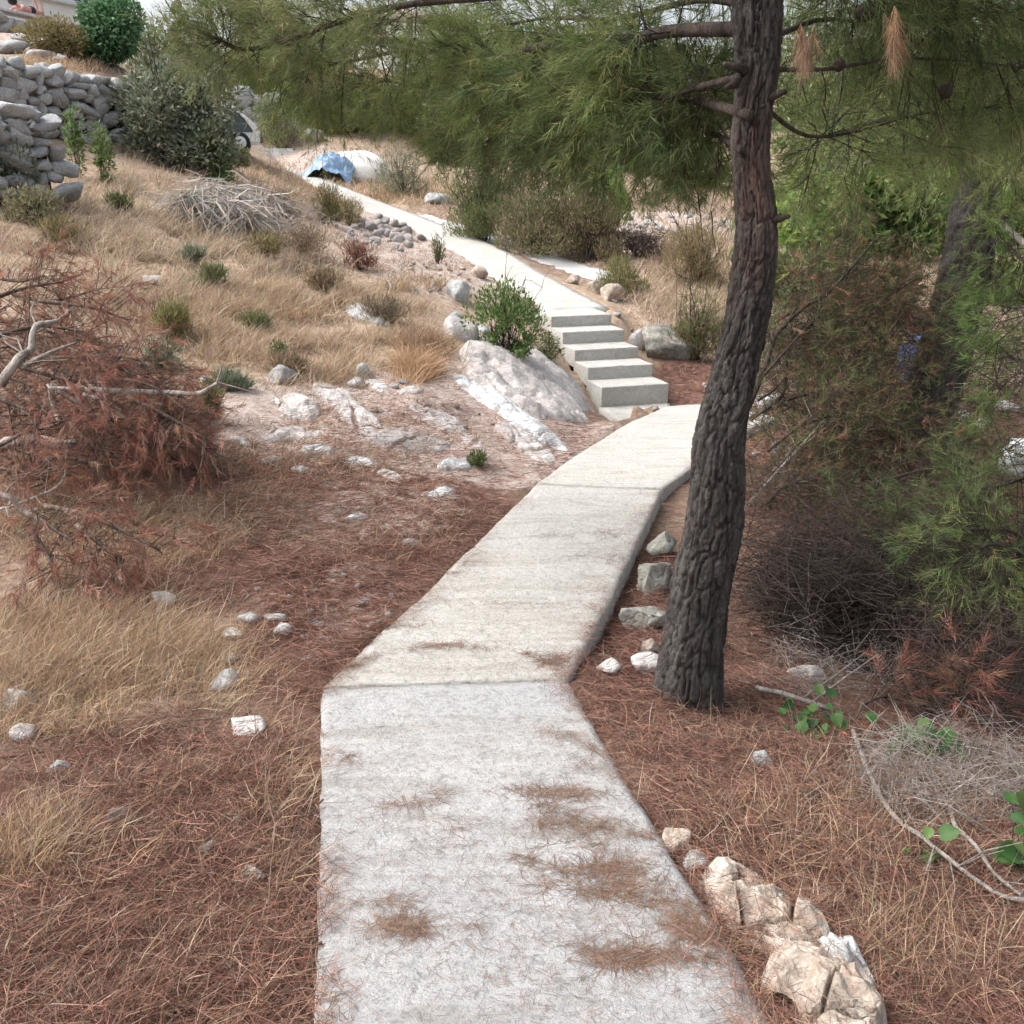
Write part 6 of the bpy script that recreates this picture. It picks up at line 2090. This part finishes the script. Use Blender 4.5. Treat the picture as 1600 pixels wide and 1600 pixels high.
grass('yellow grass on the terrace above the stone wall', [(60, 108, 90, 12, 1.0), (480, 315, 70, 26, .7), (600, 300, 120, 18, .7), (430, 270, 60, 14, .5)], 9000, .15, .4, STRAWC + GOLD, .5, (.2, 0, 0), 6, .005)
grass('dry tan grass right of the steps', [(1085, 470, 80, 60, 1.0), (1040, 450, 80, 30, .8), (1090, 395, 90, 40, .8)], 12000, .15, .45, PALE + STRAWC, .45, (.1, 0, 0), 7, .004)
grass('sparse dry grass on the right hand needle floor', [(1400, 1480, 230, 110, 1.0), (1300, 1300, 230, 110, .7), (1450, 1200, 180, 70, .7), (1120, 1140, 140, 40, .4)], 7000, .06, .24, BROWNG + STRAWC[:3], .6, (.0, 0, 0), 4, .0024)
grass('dry grass along the right slope behind the trunk', [(1350, 560, 220, 40, 1.0), (1300, 440, 250, 40, .8)], 8000, .15, .5, PALE + YELG, .5, (0, 0, 0), 6, .006)
grass('dry grass on the far slope', [(800, 300, 330, 50, 1.0), (700, 220, 200, 60, .6), (1350, 330, 320, 70, .7)], 6000, .25, .6, PALE + YELG, .5, (0, 0, 0), 6, .012)


def litter(lab, ells, n, pal, l0, l1, w, lift=.03, paving=False, name='needle_litter', mask=None, flat=.12):
    g, z = scatter_px(ells, n)
    on = on_paving(g[:, 0], g[:, 1])
    g, z = (g[on], z[on]) if paving else (g[~on], z[~on])
    if mask is not None:
        k = fbm2(g[:, 0] * mask[0] + 7, g[:, 1] * mask[0] * 1.6, 91, 4) + RNG.normal(size=len(g)) * mask[2] > mask[1]
        g, z = g[k], z[k]
    m = len(g)
    d = unit(np.stack([RNG.normal(size=m), RNG.normal(size=m), RNG.normal(size=m) * flat + flat * .4], -1))
    L = RNG.uniform(l0, l1, m)
    p = g + [0, 0, .004] + np.array([0, 0, 1.0]) * (RNG.uniform(0, 1, m) ** 2 * lift)[:, None]
    if paving:
        p[:, 2] = pave_z(p[:, 0], p[:, 1]) + .004 + RNG.uniform(0, 1, m) ** 2 * lift
        d[:, 2] = pave_z(p[:, 0] + d[:, 0] * .1, p[:, 1] + d[:, 1] * .1) * 10 - pave_z(p[:, 0], p[:, 1]) * 10 + RNG.normal(size=m) * .02
        d = unit(d)
        V, fs = blades(p, d, L, np.maximum(w, z * .0003), RNG.normal(size=(m, 3)) * [.25, .25, .0], np.cross(d, [0, 0, 1.0]))
    else:
        V, fs = blades(p - d * L[:, None] * .4, d, L, np.maximum(w, z * .00045), RNG.normal(size=(m, 3)) * [.35, .35, .1])
    o = obj(name, V, fs, M['litter'], tint=tints(pal, m, 5, .35))
    kind(o, 'stuff')
    return tag(o, lab, 'pine needles')


def pave_z(x, y):
    """height of the concrete surface under a point (slabs A, B, C)"""
    z = np.full(np.shape(x), -9.0)
    for L, R in ((A_L, A_R), (B_L, B_R), (C_L, C_R)):
        for i in range(len(L) - 1):
            for tri in ((L[i], R[i], R[i + 1]), (L[i], R[i + 1], L[i + 1])):
                a_, b_, c_ = tri
                d0 = (b_[1] - c_[1]) * (a_[0] - c_[0]) + (c_[0] - b_[0]) * (a_[1] - c_[1])
                u = ((b_[1] - c_[1]) * (x - c_[0]) + (c_[0] - b_[0]) * (y - c_[1])) / d0
                v = ((c_[1] - a_[1]) * (x - c_[0]) + (a_[0] - c_[0]) * (y - c_[1])) / d0
                w_ = 1 - u - v
                ok = (u >= -.02) & (v >= -.02) & (w_ >= -.02)
                z = np.where(ok, np.maximum(z, u * a_[2] + v * b_[2] + w_ * c_[2]), z)
    return np.where(z < -8, gz(x, y), z)


LIT = [(.24, .115, .085), (.31, .155, .115), (.19, .09, .068), (.12, .07, .055), (.38, .24, .175), (.27, .18, .14), (.085, .055, .045)]
litter('red brown pine needle litter in the left foreground', [(240, 1450, 320, 200, 1.0), (260, 1230, 280, 120, .8), (520, 1020, 120, 130, 1.0), (680, 880, 130, 130, .9), (350, 920, 250, 70, .5), (120, 800, 180, 70, .8), (470, 830, 180, 80, .8), (420, 760, 180, 50, .7)], 62000, LIT, .07, .14, .0018, .05)
litter('red brown pine needle litter on the right', [(1300, 1320, 330, 190, 1.0), (1450, 1520, 300, 140, 1.0), (1080, 1130, 220, 80, 1.2), (1000, 980, 110, 140, 1.3), (1240, 1010, 110, 90, 1.0), (1180, 900, 60, 90, 1.0)], 50000, LIT, .07, .14, .0018, .05)
litter('pine needle litter further up both sides of the path', [(1380, 780, 300, 140, 1.0), (600, 730, 260, 80, .7), (620, 650, 200, 60, .6), (880, 690, 70, 50, 1.5), (1150, 700, 120, 60, 1.0), (1420, 660, 260, 70, .6), (1080, 600, 60, 40, 1.0)], 24000, LIT, .09, .18, .003, .06)
PAVL = [(.22, .14, .095), (.17, .11, .075), (.27, .16, .11), (.12, .085, .065)]
litter('loose pine needles strewn over the concrete slabs', [(850, 1350, 420, 320, 1.0), (760, 930, 330, 200, .7)], 9000, PAVL, .02, .065, .0012, .004, True, 'path_needles', (1.2, .43, .12))
DR = [(860, 1290, 90, 12, 1.0), (920, 1335, 50, 22, .8), (850, 1330, 26, 26, .7), (905, 1400, 60, 30, .8), (960, 1405, 46, 22, .8), (1010, 1450, 80, 26, .6), (620, 1512, 50, 14, 1.0), (650, 1522, 24, 12, .8), (980, 1560, 110, 16, .9), (640, 1312, 44, 8, .8), (690, 1300, 20, 8, .7),
      (680, 1047, 40, 9, 1.4), (560, 1062, 50, 7, 1.2), (800, 1056, 80, 7, 1.4), (870, 1050, 24, 12, 1.4), (930, 1210, 30, 14, .8), (910, 1240, 24, 10, .6), (1080, 1500, 40, 30, .7), (930, 905, 50, 7, 1.0), (720, 915, 40, 6, .9), (880, 870, 60, 6, .7), (790, 985, 70, 6, .7), (640, 990, 40, 6, .7), (950, 870, 20, 10, .9)]
for k in range(60):
    x_ = RNG.uniform(520, 1180)
    y_ = RNG.uniform(1120, 1590)
    if RNG.uniform() < (x_ - 420) / 800 + .12:
        DR.append((x_, y_, RNG.uniform(8, 42), RNG.uniform(4, 15), RNG.uniform(.3, .9)))
litter('drifts of brown pine needles on the concrete slabs', DR, 7000, PAVL + [(.13, .09, .07), (.2, .13, .09)], .04, .095, .0017, .003, True, 'path_needles', (7.0, .45, .08))


# needles and grass bits that spill over the edges of the slabs
ep = []
for L, R, n in ((A_L, A_R, 5200), (B_L, B_R, 3600), (C_L, C_R, 1600)):
    for E_, O_ in ((L, R), (R, L)):
        E_, O_ = np.array(E_), np.array(O_)
        m = n // 2
        i = RNG.integers(0, len(E_) - 1, m)
        t = RNG.uniform(0, 1, m)[:, None]
        e = E_[i] * (1 - t) + E_[i + 1] * t
        o_ = O_[i] * (1 - t) + O_[i + 1] * t
        k = fbm2(e[:, 0] * 3, e[:, 1] * 3, 61, 3)
        w_ = np.abs(RNG.normal(size=m)) * .10 * np.clip((k - .38) * 4, .08, 1.2)
        ep.append(e + unit(o_ - e) * (w_ - .03)[:, None])
ep = np.concatenate(ep)
ep = ep[on_paving(ep[:, 0], ep[:, 1])]
m = len(ep)
d = unit(np.stack([RNG.normal(size=m), RNG.normal(size=m), np.abs(RNG.normal(size=m)) * .08], -1))
V, fs = blades(np.stack([ep[:, 0], ep[:, 1], pave_z(ep[:, 0], ep[:, 1]) + .004 + RNG.uniform(0, .012, m)], -1), d, RNG.uniform(.04, .11, m), .0016, RNG.normal(size=(m, 3)) * [.3, .3, 0], np.cross(d, [0, 0, 1.0]))
o = kind(obj('path_needles', V, fs, M['litter'], tint=tints(LIT + PAVL, m, 5, .35)), 'stuff')
tag(o, 'red brown needles spilling over the edges of the concrete slabs', 'pine needles')


def ground_twigs(lab, ells, n):
    g, z = scatter_px(ells, n)
    k = ~on_paving(g[:, 0], g[:, 1])
    g = g[k]
    m = len(g)
    d = unit(np.stack([RNG.normal(size=m), RNG.normal(size=m), RNG.normal(size=m) * .12], -1))
    L = RNG.uniform(.05, .3, m)
    g[:, 2] += .02
    V, fs = thin_sticks(g - d * L[:, None] / 2, g + d * L[:, None] / 2, RNG.uniform(.0015, .005, m), .12)
    o = kind(obj('ground_twigs', V, fs, M['brown_wood']), 'stuff')
    tag(o, lab, 'twigs')


ground_twigs('small dark twigs lying in the litter on the left', [(240, 1350, 300, 260, 1.0), (450, 800, 330, 120, .8)], 420)
ground_twigs('small dark twigs lying in the litter on the right', [(1300, 1350, 320, 240, 1.0), (1080, 1050, 160, 140, 1.0), (1300, 720, 260, 100, 1.0)], 520)

gq, zq = scatter_px([(1195, 1450, 120, 45, 1.0), (1290, 1580, 95, 50, 1.0)], 900)
gq = gq[~on_paving(gq[:, 0], gq[:, 1])]
dq = unit(np.stack([RNG.normal(size=len(gq)), RNG.normal(size=len(gq)), RNG.normal(size=len(gq)) * .15 + .1], -1))
gq[:, 2] += RNG.uniform(.02, .12, len(gq))
V, fs = blades(gq, dq, RNG.uniform(.05, .12, len(gq)), .0016, RNG.normal(size=gq.shape) * [.3, .3, .1])
o = kind(obj('rock_needles', V, fs, M['litter'], tint=tints(LIT, len(gq), 5, .3)), 'stuff')
tag(o, 'dry needles caught on the cream rocks at the bottom right', 'pine needles')
